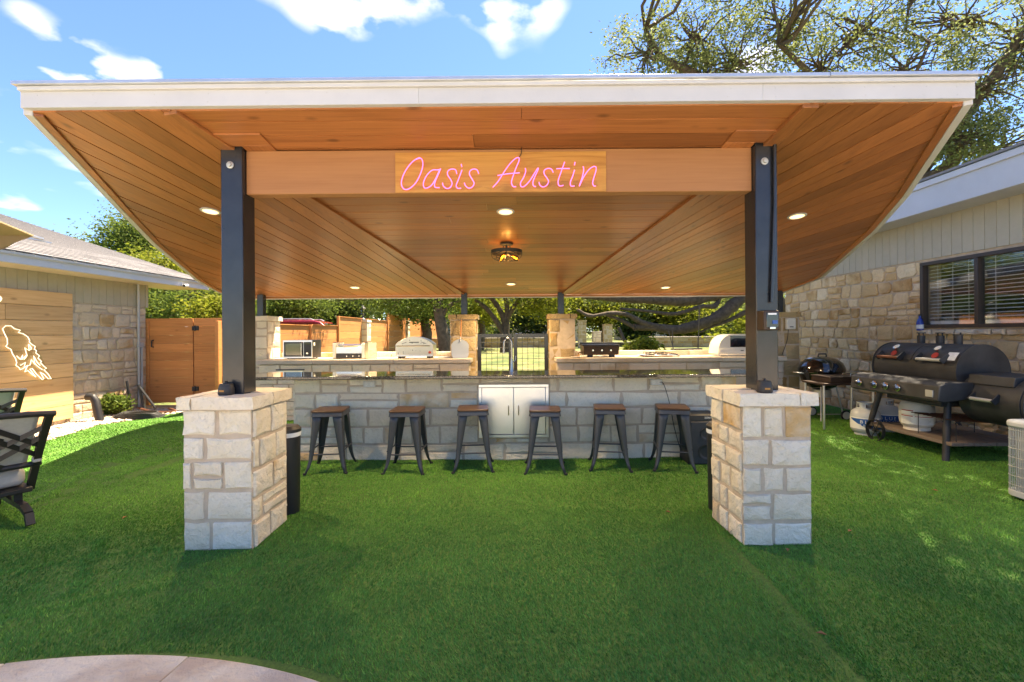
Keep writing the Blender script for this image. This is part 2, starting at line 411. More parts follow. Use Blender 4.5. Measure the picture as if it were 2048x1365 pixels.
# ---------------------------------------------------------------- stone laying
def stone_mesh(quad, n, depth, rnd=.25, rough=.012):
    """one rough stone: quad = 4 corners (ccw seen from outside), n = outward normal"""
    q = [Vector(p) for p in quad]; c = sum(q, Vector())/4
    pts = []
    for i in range(4):
        a, b, p = q[i-1], q[(i+1) % 4], q[i]
        k = random.uniform(.04, rnd)*.5
        la, lb = (a-p).length, (b-p).length; m_ = min(la, lb)*k
        pts += [p + (a-p).normalized()*m_, p + (b-p).normalized()*m_]
        mid = (p+b)/2; pts.append(mid + (c-mid)*random.uniform(-.01, .05))
    N_ = len(pts)
    r0 = [p - n*.03 for p in pts]
    r1 = [p + n*(depth*random.uniform(.62,.90)) + (p-c).normalized()*random.uniform(-.009,.003) for p in pts]
    ins = [min(.34, random.uniform(.010,.030)/max(.02,(p-c).length)) for p in pts]
    r2 = [p + (c-p)*k_ + n*(depth*random.uniform(.92,1.06)) for p, k_ in zip(pts, ins)]
    vs = r0+r1+r2+[c + n*depth*random.uniform(.97,1.08)]
    fs = []
    for i in range(N_):
        j = (i+1) % N_
        fs += [(i, j, N_+j, N_+i), (N_+i, N_+j, 2*N_+j, 2*N_+i), (2*N_+i, 2*N_+j, 3*N_)]
    return vs, fs
def lay_stones(parent, o, u, n, Wd, H, rows, cols, joint, depth, mat, wav=0, rnd=.25, holes=(), name='stone', split=.15, slant=0):
    """lay individual stones over a rectangle with origin o, horizontal axis u, outward normal n"""
    o, u, n = Vector(o), Vector(u).normalized(), Vector(n).normalized(); up = Vector((0,0,1)); cnt = 0
    ys = [0]
    while ys[-1] < H - rows[0]*.6: ys.append(ys[-1] + random.uniform(*rows))
    k = H/ys[-1]; ys = [y*k for y in ys]
    ph = [random.uniform(0, 6.28) for _ in ys]
    def off(i, x): return 0 if i in (0, len(ys)-1) else wav*(math.sin(x*2.3+ph[i])+.7*math.sin(x*5.1+2*ph[i]))
    off_ = u.length
    for r in range(len(ys)-1):
        xs = [0]; first = True
        while xs[-1] < Wd - cols[0]*.6:
            xs.append(xs[-1] + random.uniform(*cols)*(random.uniform(.4,1) if first else 1)); first = False
        kk = Wd/xs[-1]; xs = [x*kk for x in xs]
        sl = [0 if i in (0, len(xs)-1) else random.uniform(-slant, slant) for i in range(len(xs))]
        for i in range(len(xs)-1):
            xa, xb = xs[i], xs[i+1]
            cells = [(xa, xb, 0, 1)]
            if random.random() < split and (ys[r+1]-ys[r]) > .14:
                m = random.uniform(.4,.6); cells = [(xa, xb, 0, m), (xa, xb, m, 1)]
            elif random.random() < split and (xb-xa) > .3:
                m = (xa+xb)/2 + random.uniform(-.05,.05); cells = [(xa, m, 0, 1), (m, xb, 0, 1)]
            for (a, b, v0, v1) in cells:
                j = joint/2
                sa = sl[i] if a == xa else 0; sb = sl[i+1] if b == xb else 0
                def Y(x, v):
                    y0, y1 = ys[r]+off(r, x), ys[r+1]+off(r+1, x); return y0+(y1-y0)*v
                def Xa(v): return a + sa*(v-.5)
                def Xb(v): return b + sb*(v-.5)
                qc = [(Xa(v0)+j, Y(a,v0)+j), (Xb(v0)-j, Y(b,v0)+j), (Xb(v1)-j, Y(b,v1)-j), (Xa(v1)+j, Y(a,v1)-j)]
                cx_, cy_ = sum(p[0] for p in qc)/4, sum(p[1] for p in qc)/4
                skip = False; clip = None
                for (hx0, hx1, hy0, hy1) in holes:
                    x0_, x1_ = min(p[0] for p in qc), max(p[0] for p in qc); y0_, y1_ = min(p[1] for p in qc), max(p[1] for p in qc)
                    if x1_ <= hx0 or x0_ >= hx1 or y1_ <= hy0 or y0_ >= hy1: continue
                    # trim the stone to the larger free side of the opening
                    opts = [(hx0-x0_, 'l'), (x1_-hx1, 'r'), (hy0-y0_, 'b'), (y1_-hy1, 't')]
                    g, w_ = max(opts)
                    if g < .05: skip = True; break
                    if w_ == 'l': qc = [(min(px, hx0-j), py) for px, py in qc]
                    if w_ == 'r': qc = [(max(px, hx1+j), py) for px, py in qc]
                    if w_ == 'b': qc = [(px, min(py, hy0-j)) for px, py in qc]
                    if w_ == 't': qc = [(px, max(py, hy1+j)) for px, py in qc]
                if skip: continue
                quad = [o + u*px + up*py for px, py in qc]
                if (quad[1]-quad[0]).length < .025 or (quad[2]-quad[1]).length < .025: continue
                cen = sum(quad, Vector())/4
                vs, fs = stone_mesh(quad, n, depth*random.uniform(.75,1.3), rnd)
                base = base_of(parent)
                me = bpy.data.meshes.new(name); me.from_pydata([tuple(v-cen) for v in vs], [], fs)
                ob = mobj(name, me, mat, parent, smooth=True, ang=26); ob.location = cen-base; cnt += 1
                if u.cross(up).dot(n) < 0: me.flip_normals()
    return cnt
# ================================================================ GROUND
def ground_z(y): 
    t = min(1, max(0, (y-10.5)/19.5)); return .52*t*t*(3-2*t) - .02
def make_ground():
    ys = [-60,-20,0,4,8,10.5]+[10.5+1.3*i for i in range(1,16)]+[32,40,60,120,300,900]
    xs = [-700,-200,-60,-30,-15,-6,0,6,15,30,60,200,700]
    m = MB(); m.add([(x,y,ground_z(y)-.02) for y in ys for x in xs], [(j*len(xs)+i, j*len(xs)+i+1, (j+1)*len(xs)+i+1, (j+1)*len(xs)+i) for j in range(len(ys)-1) for i in range(len(xs)-1)])
    tag(m.build('ground', 'yard_grass', smooth=True), kind='structure')
make_ground()
def turf_left(y):      # edge of the turf against the gravel bed
    pts = [(-9,-7.6),(3.0,-6.35),(5.2,-6.25),(6.3,-6.45),(7.4,-6.72),(8.0,-6.4),(8.6,-6.1),(9.2,-5.7)]
    for (a, xa), (b, xb) in zip(pts, pts[1:]):
        if a <= y <= b: return xa + (xb-xa)*(y-a)/(b-a)
    return pts[-1][1]
def seg_d(x, y, a, b):
    ax, ay = a; bx, by = b; dx, dy = bx-ax, by-ay
    t = np.clip(((x-ax)*dx+(y-ay)*dy)/(dx*dx+dy*dy), 0, 1)
    return np.hypot(x-ax-t*dx, y-ay-t*dy)
RIDGES = [((-4.15,4.0),(-4.55,5.0)), ((-4.55,5.0),(-4.35,6.1)), ((-4.0,4.6),(-4.0,5.7)), ((-2.9,3.2),(-2.5,2.6)), ((-2.6,2.35),(-1.2,3.1)), ((-3.3,2.7),(-2.4,3.1))]
def turf_z(x, y):
    x = np.asarray(x, float); y = np.asarray(y, float)
    z = .010 + .006*np.sin(1.7*x+.8*y) + .005*np.sin(2.9*y-1.3*x+1) + .004*np.sin(5.1*x+3.3*y)
    for i, (a, b) in enumerate(RIDGES):
        z = z + (.034 if i < 3 else .016)*np.exp(-(seg_d(x, y, a, b)/.06)**2)
    z = z + .012*np.exp(-((x-1.50-.02*y)/.10)**2)*(x > 1.42+.02*y)*(y < 3.3)      # lifted edge along the seam
    return z
def make_turf():
    ys = np.arange(.95, 9.01, .1); nx = 110
    vs = []
    for y in ys:
        x0, x1 = turf_left(y), 6.24
        xs = np.linspace(x0, x1, nx); zs = turf_z(xs, np.full(nx, y))
        vs += list(zip(xs, np.full(nx, y), zs))
    fs = [(j*nx+i, j*nx+i+1, (j+1)*nx+i+1, (j+1)*nx+i) for j in range(len(ys)-1) for i in range(nx-1)]
    m = MB(); m.add(vs, fs); tag(m.build('turf', 'turf_base', smooth=True), kind='structure')
    # blades
    P = []
    for (d0, d1, dens, k) in ((1.6,2.6,26000,.75), (2.6,3.8,19000,.9), (3.8,5.6,11000,1.15), (5.6,9.0,5000,1.7)):
        half = 1.22*d1+.6; n = int(dens*(d1-d0)*2*half)
        x = RNG.uniform(-half, half, n); y = RNG.uniform(d0, d1, n)
        keep = (np.abs(x) < 1.22*y+.6) & (x < 6.2)
        tl = np.interp(y, [-9,3.0,5.2,6.3,7.4,8.0,8.6,9.2], [-7.6,-6.35,-6.25,-6.45,-6.72,-6.4,-6.1,-5.7])
        keep &= x > tl
        keep &= ~((x > -2.6) & (x < 2.65) & (y > 5.27))                  # bar and what lies behind it
        keep &= ~((x > -2.24) & (x < -1.78) & (y > 3.12) & (y < 3.58)) & ~((x > 1.57) & (x < 2.03) & (y > 3.12) & (y < 3.58))
        keep &= ~(((x+1.72)**2 + (y+.55)**2) < 2.66**2)
        seam = 1.42+.02*y + .012*np.sin(3*y)
        keep &= ~((np.abs(x-seam) < .004+.008*(np.sin(5*y)>-.2)) & (y < 3.0))
        x, y = x[keep], y[keep]; P.append((x, y, np.full(len(x), k)))
    x = np.concatenate([p[0] for p in P]); y = np.concatenate([p[1] for p in P]); k = np.concatenate([p[2] for p in P])
    n = len(x); z = turf_z(x, y)
    nap = 2.2 + .9*np.sin(.9*x+.4) + .8*np.sin(1.1*y+1.0) + .5*np.sin(2.7*x-1.9*y) + RNG.normal(0, .9, n)
    hgt = RNG.uniform(.008, .017, n)*np.where(k > 1.3, 1.15, 1.0); lean = RNG.uniform(.2, 1.7, n)*hgt
    w = RNG.uniform(.0026, .0046, n)*k; a = RNG.uniform(0, 6.28, n)
    v = np.empty((n,3,3), np.float32)
    v[:,0] = np.stack([x+w*np.cos(a), y+w*np.sin(a), z-.004], 1); v[:,1] = np.stack([x-w*np.cos(a), y-w*np.sin(a), z-.004], 1)
    v[:,2] = np.stack([x+lean*np.cos(nap), y+lean*np.sin(nap), z+hgt], 1)
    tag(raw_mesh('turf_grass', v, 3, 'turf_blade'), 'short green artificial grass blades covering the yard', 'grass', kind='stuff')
def raw_mesh(name, v, k, mat, parent=None):
    n = v.shape[0]; me = bpy.data.meshes.new(name)
    me.vertices.add(n*k); me.vertices.foreach_set('co', np.ascontiguousarray(v, np.float32).ravel())
    me.loops.add(n*k); me.loops.foreach_set('vertex_index', np.arange(n*k, dtype=np.int32))
    me.polygons.add(n); me.polygons.foreach_set('loop_start', np.arange(0, n*k, k, dtype=np.int32))
    me.update(calc_edges=True); me.validate()
    return mobj(name, me, mat, parent)
make_turf()
def make_patio():
    pt = MB(); c = (-1.72,-.60); r = 2.60
    pt.prism([(c[0]+r*math.cos(a), c[1]+r*math.sin(a), .0) for a in [2*math.pi*i/96 for i in range(96)]], (0,0,.036))
    o = tag(pt.build('patio', 'mortar'), kind='structure')
    edges = [R(20), R(38), R(53), R(66.5), R(84), R(101), R(118), R(136), R(155)]
    for a0, a1 in zip(edges, edges[1:]):
        for (ra, rb) in ((2.02,2.635), (1.35,2.01)):
            n = 10; g = .002
            outer = [(c[0]+rb*math.cos(a), c[1]+rb*math.sin(a), .0365) for a in np.linspace(a0+g/rb, a1-g/rb, n)]
            inner = [(c[0]+ra*math.cos(a), c[1]+ra*math.sin(a), .0365) for a in np.linspace(a1-g/ra, a0+g/ra, n)]
            m = MB(); m.prism(outer+inner, (0,0,.016+random.uniform(0,.003))); m.build('paver', 'travertine', o, bev=.005)
make_patio()
def make_bounce_terrace():  # unseen paving added behind the camera to bounce sunlight onto the shaded fronts
    m = MB(); m.box((-16,-18,-.03),(13,1.0,.030)); o = tag(m.build('bounce_terrace', 'mortar'), kind='structure')
    sm = {}
    for i in range(13):
        for j in range(11):
            k = (i+j) % 3
            if k not in sm:
                q = MB(); q.box((-.747,-.747,0),(.747,.747,.022)); sm[k] = q.build('paver', 'travertine', o, bev=.006, world=False); ob = sm[k]
            else: ob = bpy.data.objects.new('paver', sm[k].data); C.objects.link(ob); ob.parent = o
            ob.location = (-9.0+1.5*i, .25-1.5*j, .0305)
make_bounce_terrace()
def make_gravel():
    pts = []
    for y in np.arange(3.0, 9.05, .1): pts.append((turf_left(y)-.0, y))
    m = MB(); n = len(pts)
    m.add([(x+.05, y, .004) for x, y in pts]+[(-7.42, y, .012) for x, y in pts], [(i, i+1, n+i+1, n+i) for i in range(n-1)])
    tag(m.build('gravel_bed', 'soil'), kind='structure')
    ico = bmesh.new(); bmesh.ops.create_icosphere(ico, subdivisions=1, radius=1)
    iv = np.array([v.co[:] for v in ico.verts]); itri = np.array([[v.index for v in f.verts] for f in ico.faces]); ico.free()
    cnt = 3400; ys = RNG.uniform(4.6, 9.0, cnt); xl = np.array([turf_left(y) for y in ys])
    xs = -7.4 + RNG.uniform(0, 1, cnt)*(xl+7.4-.0)
    out = []
    for i in range(cnt):
        s = RNG.uniform(.014,.032); q = iv*np.array([s*RNG.uniform(.8,1.5), s*RNG.uniform(.8,1.3), s*.6])*RNG.uniform(.85,1.15,(len(iv),1))
        a = RNG.uniform(0,6.28); q = q @ np.array([[math.cos(a),-math.sin(a),0],[math.sin(a),math.cos(a),0],[0,0,1]])
        out.append((q+np.array([xs[i], ys[i], .012+RNG.uniform(0,.022)]))[itri])
    o = raw_mesh('gravel', np.concatenate(out), 3, 'pebble')
    tag(o, 'loose cream pebbles in the bed beside the left house', 'gravel', kind='stuff')
make_gravel()

# ================================================================ PAVILION
def clip_half(poly, a, b):           # keep the part to the left of a->b
    out = []
    for i in range(len(poly)):
        p, q = poly[i], poly[(i+1) % len(poly)]
        sp = (b[0]-a[0])*(p[1]-a[1])-(b[1]-a[1])*(p[0]-a[0]); sq = (b[0]-a[0])*(q[1]-a[1])-(b[1]-a[1])*(q[0]-a[0])
        if sp >= 0: out.append(p)
        if (sp >= 0) != (sq >= 0):
            t = sp/(sp-sq); out.append((p[0]+(q[0]-p[0])*t, p[1]+(q[1]-p[1])*t))
    return out
def area(p): return abs(sum(p[i][0]*p[(i+1)%len(p)][1]-p[(i+1)%len(p)][0]*p[i][1] for i in range(len(p))))/2
PZ = 3.34        # depth of the front posts
XL0, XL1 = atY(363,940,3.1).x, atY(505,940,3.1).x          # left pier
XR0, XR1 = atY(1484,940,3.1).x, atY(1627,940,3.1).x        # right pier
def make_pavilion():
    pv = thing('pavilion', 'wood-ceilinged pavilion with white fascia and black steel posts over the bar', 'pavilion', (0,5.5,0))
    c2 = lambda px, py: (lambda v: (v.x, v.y))(atC(px, py))
    left = [c2(66,226), c2(170,335), c2(252,424), c2(314,488), c2(399,560), c2(437,582)]
    right = [c2(1926,206), c2(1804,392), c2(1744,462), c2(1639,555), c2(1570,582)]
    YB = 8.42
    left.append((left[-1][0]-.03, YB)); right.append((right[-1][0]+.03, YB))
    FLp, FRp = left[0], right[0]
    outline = [FLp] + right[:1] + right[1:] + left[::-1][:-1]
    BL = [c2(340,222), c2(925,585)]; BR = [(1.86, FRp[1]), (1.86-.0, 3.3), c2(1127,585)]
    def z3(p, dz=0): return (p[0], p[1], ceil_z(p[1])+dz)
    def on(line, y):
        for a, b in zip(line, line[1:]):
            if (a[1]-1e-9 <= y <= b[1]+1e-9): return a[0]+(b[0]-a[0])*(y-a[1])/(b[1]-a[1])
        a, b = line[-2:]; return a[0]+(b[0]-a[0])*(y-a[1])/(b[1]-a[1])
    m = MB(); m.prism([z3(p, .035) for p in outline], (0,0,.07)); m.build('roof_deck', 'black_iron', pv)
    m = MB(); m.prism([z3((p[0]*1.002, p[1]+(-.045 if p[1] < 3 else .03)), .112) for p in outline], (0,0,.012)); m.build('roof_covering', 'shingle', pv)
    def plank(poly, mat, dz=0):
        if len(poly) < 3 or area(poly) < .004: return
        m = MB(); m.prism([z3(p, dz) for p in poly], (0,0,.02)); m.build('plank', mat, pv)
    # centre boards run left to right
    y = min(FLp[1], FRp[1])-.02; i = 0
    while y < YB:
        y1 = y+.168; g = .0042
        fy = lambda x: FLp[1]+(FRp[1]-FLp[1])*(x-FLp[0])/(FRp[0]-FLp[0])
        xa0, xa1, xb0, xb1 = on(BL, max(y+g, BL[0][1])), on(BL, y1-g), on(BR, max(y+g, BR[0][1])), on(BR, y1-g)
        poly = [(xa0, y+g), (xb0, y+g), (xb1, min(y1-g, YB)), (xa1, min(y1-g, YB))]
        poly = clip_half(poly, FLp, FRp)
        if len(poly) >= 3:
            js = []
            if (i*7) % 3 != 1: js = [xa0 + (xb0-xa0)*random.uniform(.3,.7)]
            rest = poly
            for x in js:
                plank(clip_half(rest, (x-.0015, 20), (x-.0015, -20))[::1] if False else clip_half(rest, (x-.0015, -20), (x-.0015, 20)), 'ceil_x')
                rest = clip_half(rest, (x+.0015, 20), (x+.0015, -20))
            plank(rest, 'ceil_x', random.uniform(-.0015,.0015))
        y = y1; i += 1
    # side boards: left parallel, right fanned
    regL = [FLp, BL[0], (on(BL, YB), YB)] + left[::-1][:-1]
    d = Vector((math.sin(R(8.5)), math.cos(R(8.5)))); nrm = Vector((d.y, -d.x))
    o = Vector(BL[0]) ; t = -5.2
    while t < 2.6:
        a = o + nrm*(t+.0042); b = o + nrm*(t+.166-.0042)
        p = clip_half(regL, (b.x, b.y), (b.x+d.x, b.y+d.y)); p = clip_half(p, (a.x+d.x, a.y+d.y), (a.x, a.y)) if len(p) > 2 else p
        if len(p) > 2: plank(p, 'ceil_y', random.uniform(-.003,.003))
        t += .166
    regR = [(1.86, FRp[1])] + right + [(on(BR, YB), YB)]
    q = [(1.86-1.6, 2.8)]; lines = []; s = 0.0
    path = [(0.4, FRp[1]), (FRp[0], FRp[1])] + right[1:]
    lens = [math.dist(a, b) for a, b in zip(path, path[1:])]; tot = sum(lens)
    while s < tot+.0:
        acc = 0
        for (a, b), l in zip(zip(path, path[1:]), lens):
            if s <= acc+l: break
            acc += l
        tt = (s-acc)/l; P_ = (a[0]+(b[0]-a[0])*tt, a[1]+(b[1]-a[1])*tt)
        ang = R(10.5 + 13.5*min(1, max(0, (s-1.0)/3.2)))
        lines.append((P_, (P_[0]-math.sin(ang), P_[1]+math.cos(ang))))
        s += .172 if P_[1] < FRp[1]+.01 else .172/ max(.35, math.sin(ang+math.atan2(b[0]-a[0], b[1]-a[1])))
    lines.append(((8,5),(8-.4,6)))
    for (a0, a1), (b0, b1) in zip(lines, lines[1:]):
        g = .0042
        def sh(p0, p1, k):
            dd = Vector((p1[0]-p0[0], p1[1]-p0[1])).normalized(); nn = Vector((dd.y, -dd.x))*k
            return (p0[0]+nn.x, p0[1]+nn.y), (p1[0]+nn.x, p1[1]+nn.y)
        a_, a__ = sh(a0, a1, g); b_, b__ = sh(b0, b1, -g)
        p = clip_half(regR, a__, a_)
        if len(p) > 2: p = clip_half(p, b_, b__)
        if len(p) > 2: plank(p, 'ceil_y', random.uniform(-.002,.002))
    # cover battens along the two joins
    for ln in (BL, BR):
        for a, b in zip(ln, ln[1:]):
            m = MB(); e = .012
            m.bar((a[0], a[1], ceil_z(a[1])-e), (b[0], b[1]+(.12 if b is ln[-1] else 0), ceil_z(b[1]+(.12 if b is ln[-1] else 0))-e), .10, .024); m.build('batten', 'ceil_y', pv, bev=.003)
    # fascia
    n = Vector((FRp[1]-FLp[1], -(FRp[0]-FLp[0]))).normalized()
    A = Vector((FLp[0]-.035, FLp[1]-.0, 0)); B = Vector((FRp[0]+.035, FRp[1], 0)); n3 = Vector((n.x, n.y, 0))
    zb = ceil_z(2.84)+.010
    def plate(name, a, b, z0a, z0b, h, th, mat, nn, bev=.004):
        m = MB(); vs = []
        for p, z in ((a, z0a), (b, z0b)):
            for k, zz in ((0,0),(1,0),(1,h),(0,h)): vs.append((p.x+nn.x*th*k, p.y+nn.y*th*k, z+zz))
        m.add(vs, [(0,1,2,3),(7,6,5,4),(0,4,5,1),(1,5,6,2),(2,6,7,3),(3,7,4,0)]); return m.build(name, mat, pv, bev=bev)
    for k0, k1 in ((0,.42),(.42,.78),(.78,1)):
        fa, fb = A.lerp(B, k0), A.lerp(B, k1-(.00012 if k1 < 1 else 0)); fo = plate('fascia', fa, fb, zb, zb, .116, 0.04, 'white_paint', n3, .0012)
        for q in range(7):
            u = (q+.35)/7
            for dz in (.025, .075):
                pp = fa.lerp(fb, u+random.uniform(-.01,.01))+n3*.0402; mm = MB(); mm.lathe([(0,0),(.0035,0),(.0035,-.0012),(0,-.0012)], (pp.x, pp.y, zb+dz), 8, 'Y'); mm.build('nail_head', 'galv', fo)
    plate('trim_strip', A+n3*.041, B+n3*.041, zb+.098, zb+.098, .026, .020, 'white_paint', n3)
    plate('drip_edge', A+n3*.03-Vector((.018,0,0)), A.lerp(B,.845)+n3*.03, zb+.125, zb+.125, .022, .050, 'drip_metal', n3, .002)
    plate('drip_edge', A.lerp(B,.846)+n3*.031, B+n3*.03+Vector((.018,0,0)), zb+.1255, zb+.1255, .022, .050, 'drip_metal', n3, .002)
    plate('trim_strip', A-n3*.012, B-n3*.012, zb-.008, zb-.008, .02, .010, 'beam_wood', n3, 0)
    for pts, sg in ((left, -1), (right, 1)):
        for a, b in zip(pts, pts[1:]):
            dv = Vector((b[0]-a[0], b[1]-a[1])).normalized(); nn = Vector((dv.y, -dv.x, 0))
            if nn.x*sg < 0: nn = -nn
            plate('side_fascia', Vector((*a,0)), Vector((*b,0)), ceil_z(a[1])-.02, ceil_z(b[1])-.02, .14, .045, 'white_paint', nn, .003)
            plate('edge_trim', Vector((*a,0))-nn*.05, Vector((*b,0))-nn*.05, ceil_z(a[1])-.018, ceil_z(b[1])-.018, .018, .048, 'ceil_y', nn, .002)
    a, b = Vector((*left[-1],0)), Vector((*right[-1],0))
    plate('rear_trim', a, b, ceil_z(YB)-.035, ceil_z(YB)-.035, .03, .09, 'beam_wood', Vector((0,1,0)))
    plate('rear_fascia', a+Vector((0,.095,0)), b+Vector((0,.095,0)), ceil_z(YB)-.05, ceil_z(YB)-.05, .19, .03, 'white_paint', Vector((0,1,0)))
    # beam between the front posts
    zt, zbm = ceil_z(3.3)-.03, CAMZ+ (665-388)/FPX*3.33
    pxl, pxr = atY(464,540,3.26).x, atY(1534,540,3.26).x
    m = MB(); m.box((pxl+.08, 3.305, zbm), (pxr-.08, 3.395, zt+.02)); m.build('beam', 'beam_wood', pv, bev=.006)
    m = MB(); s0, s1 = atY(791,350,3.30), atY(1212,350,3.30); m.box((s0.x, 3.296, zbm+.004), (s1.x, 3.306, zt-.004)); m.build('bare_wood_panel', 'sign_wood', pv)
    # posts
    for px in (pxl, pxr):
        m = MB(); h = .0785; z0 = 1.03
        m.box((px-h, 3.262, z0), (px+h, 3.262+2*h, ceil_z(3.3)+.03)); po = m.build('post', 'black_steel', pv, bev=.006)
        m = MB(); m.box((px-.12, 3.22, z0), (px+.12, 3.46, z0+.012)); m.build('base_plate', 'black_steel', po, bev=.002)
        m = MB(); bx = px-.005 if px < 0 else px-.015; bz = CAMZ+(665-327)/FPX*3.26
        m.lathe([(.0,-.004),(.026,-.004),(.026,-.010),(.017,-.012),(.014,-.024),(.0,-.026)], (bx, 3.262, bz), 14, 'Y'); m.build('bolt_head', 'galv', po, smooth=True)
        # board collar round the post head
        w = .30; zc = -.012
        for (x0,x1,y0,y1) in (((px-.10,px+w,3.26-.17,3.26-.03), (px+h+.01,px+w,3.235,3.56)) if px < 0 else ((px-w,px+.10,3.26-.17,3.26-.03), (px-w,px-h-.01,3.235,3.56))):
            m = MB(); m.prism([z3(p, zc) for p in ((x0,y0),(x1,y0),(x1,y1),(x0,y1))], (0,0,.012)); m.build('collar_board', 'ceil_x' if y1-y0 < .2 else 'ceil_y', pv, bev=.002)
    # conduit and switch box on the right post
    pr = pxr+.03
    m = MB(); m.tube([(pr+.022,3.245,ceil_z(3.3)),(pr+.022,3.245,2.4),(pr+.005,3.245,1.95),(pr-.005,3.245,1.68)], .013, 10); cd = m.build('conduit', 'black_steel', pv, smooth=True)
    bc = atY(1538,640,3.2); sb = MB(); sb.box((bc.x-.055,3.165,bc.z-.075),(bc.x+.055,3.262,bc.z+.065)); sbo = sb.build('switch_box', 'dark_bronze', pv, bev=.008)
    m = MB(); m.box((bc.x-.040,3.160,bc.z-.055),(bc.x+.043,3.166,bc.z+.05)); m.build('cover', 'black_gloss', sbo, bev=.004)
    m = MB(); m.box((bc.x-.03,3.156,bc.z+.034),(bc.x+.028,3.161,bc.z+.046)); m.build('sticker', 'label_white', sbo)
    m = MB(); m.box((bc.x+.0,3.156,bc.z-.03),(bc.x+.035,3.161,bc.z-.005)); m.build('sticker', 'label_blue', sbo)
    m = MB(); m.box((bc.x-.02,3.152,bc.z-.066),(bc.x+.02,3.161,bc.z-.05)); m.build('latch', 'chrome', sbo, bev=.002)
    for xx in REARX:
        m = MB(); m.box((xx-.055, 8.24, 1.78), (xx+.055, 8.35, ceil_z(8.3)+.02)); m.build('post', 'black_steel', pv, bev=.004)
REARX = [-4.56, -.865, .89, 4.86]
make_pavilion()

# ================================================================ STONE PIERS
def pier(name, x0, x1, y0, y1, h, label, cat, group, mat, rows, cols, cap=True, joint=.021, depth=.028, capmat=None):
    xm, ym = (x0+x1)/2, (y0+y1)/2
    t = thing(name, label, cat, (xm, ym, 0), group)
    dd = depth; ch = .085 if cap else 0; hh = h-ch
    m = MB(); dc = dd-.017; m.box((x0+dc, y0+dc, -.05), (x1-dc, y1-dc, hh)); m.build('mortar_core', 'mortar', t)
    lay_stones(t, (x0, y0+dd, 0), (1,0,0), (0,-1,0), x1-x0, hh, rows, cols, joint, depth, mat, 0, .10)
    lay_stones(t, (x1, y1-dd, 0), (-1,0,0), (0,1,0), x1-x0, hh, rows, cols, joint, depth, mat, 0, .10)
    lay_stones(t, (x1-dd, y0+.012, 0), (0,1,0), (1,0,0), y1-y0-.024, hh, rows, cols, joint, depth, mat, 0, .10)
    lay_stones(t, (x0+dd, y1-.012, 0), (0,-1,0), (-1,0,0), y1-y0-.024, hh, rows, cols, joint, depth, mat, 0, .10)
    if cap:
        o = .024; W_, D_ = x1-x0+2*o, y1-y0+2*o
        sp = random.uniform(.18,.3) if x0 < 0 else random.uniform(.75, .85)
        for (a0, a1) in ((0, sp), (sp, 1)):
            for (b0, b1) in ((0, .47), (.47, 1)):
                n = 5; vs = []; g = .004
                m = MB()
                X0, X1 = x0-o+W_*a0+(g if a0 else 0), x0-o+W_*a1-(g if a1 < 1 else 0); Y0, Y1 = y0-o+D_*b0+(g if b0 else 0), y0-o+D_*b1-(g if b1 < 1 else 0)
                ring = []
                for k in range(n): ring.append((X0+(X1-X0)*k/n, Y0))
                for k in range(n): ring.append((X1, Y0+(Y1-Y0)*k/n))
                for k in range(n): ring.append((X1-(X1-X0)*k/n, Y1))
                for k in range(n): ring.append((X0, Y1-(Y1-Y0)*k/n))
                lo = [(x+random.uniform(-.006,.006), y+random.uniform(-.006,.006), hh+.001) for x, y in ring]
                md = [(x+random.uniform(-.009,.009), y+random.uniform(-.009,.009), hh+ch*.55) for x, y in ring]
                hi = [(x+((X0+X1)/2-x)*.03+random.uniform(-.005,.005), y+((Y0+Y1)/2-y)*.03+random.uniform(-.005,.005), h+random.uniform(-.004,.003)) for x, y in ring]
                K = len(ring); m.add(lo+md+hi, [tuple(range(K))[::-1], tuple(range(2*K,3*K))] + [(r*K+i, r*K+(i+1)%K, (r+1)*K+(i+1)%K, (r+1)*K+i) for r in (0,1) for i in range(K)])
                m.build('cap_stone', capmat or mat, t, smooth=True, ang=35)
    return t
G = 'stone piers under the front posts'
pier('stone_pier', XL0, XL1, 3.1, 3.60, 1.052, 'thick cream limestone pier under the front post left of the bar', 'pier', G, 'limestone', (.15,.225), (.17,.32))
pier('stone_pier', XR0, XR1, 3.1, 3.60, 1.052, 'thick cream limestone pier under the front post that carries the switch box', 'pier', G, 'limestone', (.15,.225), (.17,.32))
G2 = 'stone piers under the rear posts'
RL = ['pale stone rear pier at the start of the side fence, behind the microwave', 'golden stone pier behind the pizza peel, left of the mesh gate', 'golden stone pier right of the mesh gate, behind the griddle', 'golden stone rear pier with an off-white box, beside the right house wall']
for xx, lb, mt in zip(REARX, RL, ('limestone','golden','golden','golden')):
    pier('rear_pier', xx-.23, xx+.23, 8.05, 8.52, 1.80, lb, 'pier', G2, mt, (.20,.30), (.20,.34), depth=.022)

# ================================================================ BAR
BX0, BX1, BY = -2.53, 2.60, 5.25
bar = thing('bar_counter', 'long cream limestone bar with a dark granite top beneath the pavilion', 'bar', (0,5.5,0))
m = MB(); m.box((BX0+.012, BY+.014, -.05), (BX1-.012, 5.585, .965)); m.build('mortar_core', 'mortar', bar)
hx0, hx1, hz0, hz1 = atY(957,820,BY).x-BX0, atY(1098,820,BY).x-BX0, .265, .885
lay_stones(bar, (BX0, BY+.03, 0), (1,0,0), (0,-1,0), BX1-BX0,   .962, (.150,.190), (.26,.74), .020, .026, 'limestone', .004, .08, holes=[(hx0,hx1,hz0,hz1)])
lay_stones(bar, (BX0+.02, 5.58, 0), (0,-1,0), (-1,0,0), .32, .962, (.13,.20), (.15,.3), .014, .028, 'limestone', 0, .08)
lay_stones(bar, (BX1-.02, BY+.04, 0), (0,1,0), (1,0,0), .32, .962, (.13,.20), (.15,.3), .014, .028, 'limestone', 0, .08)
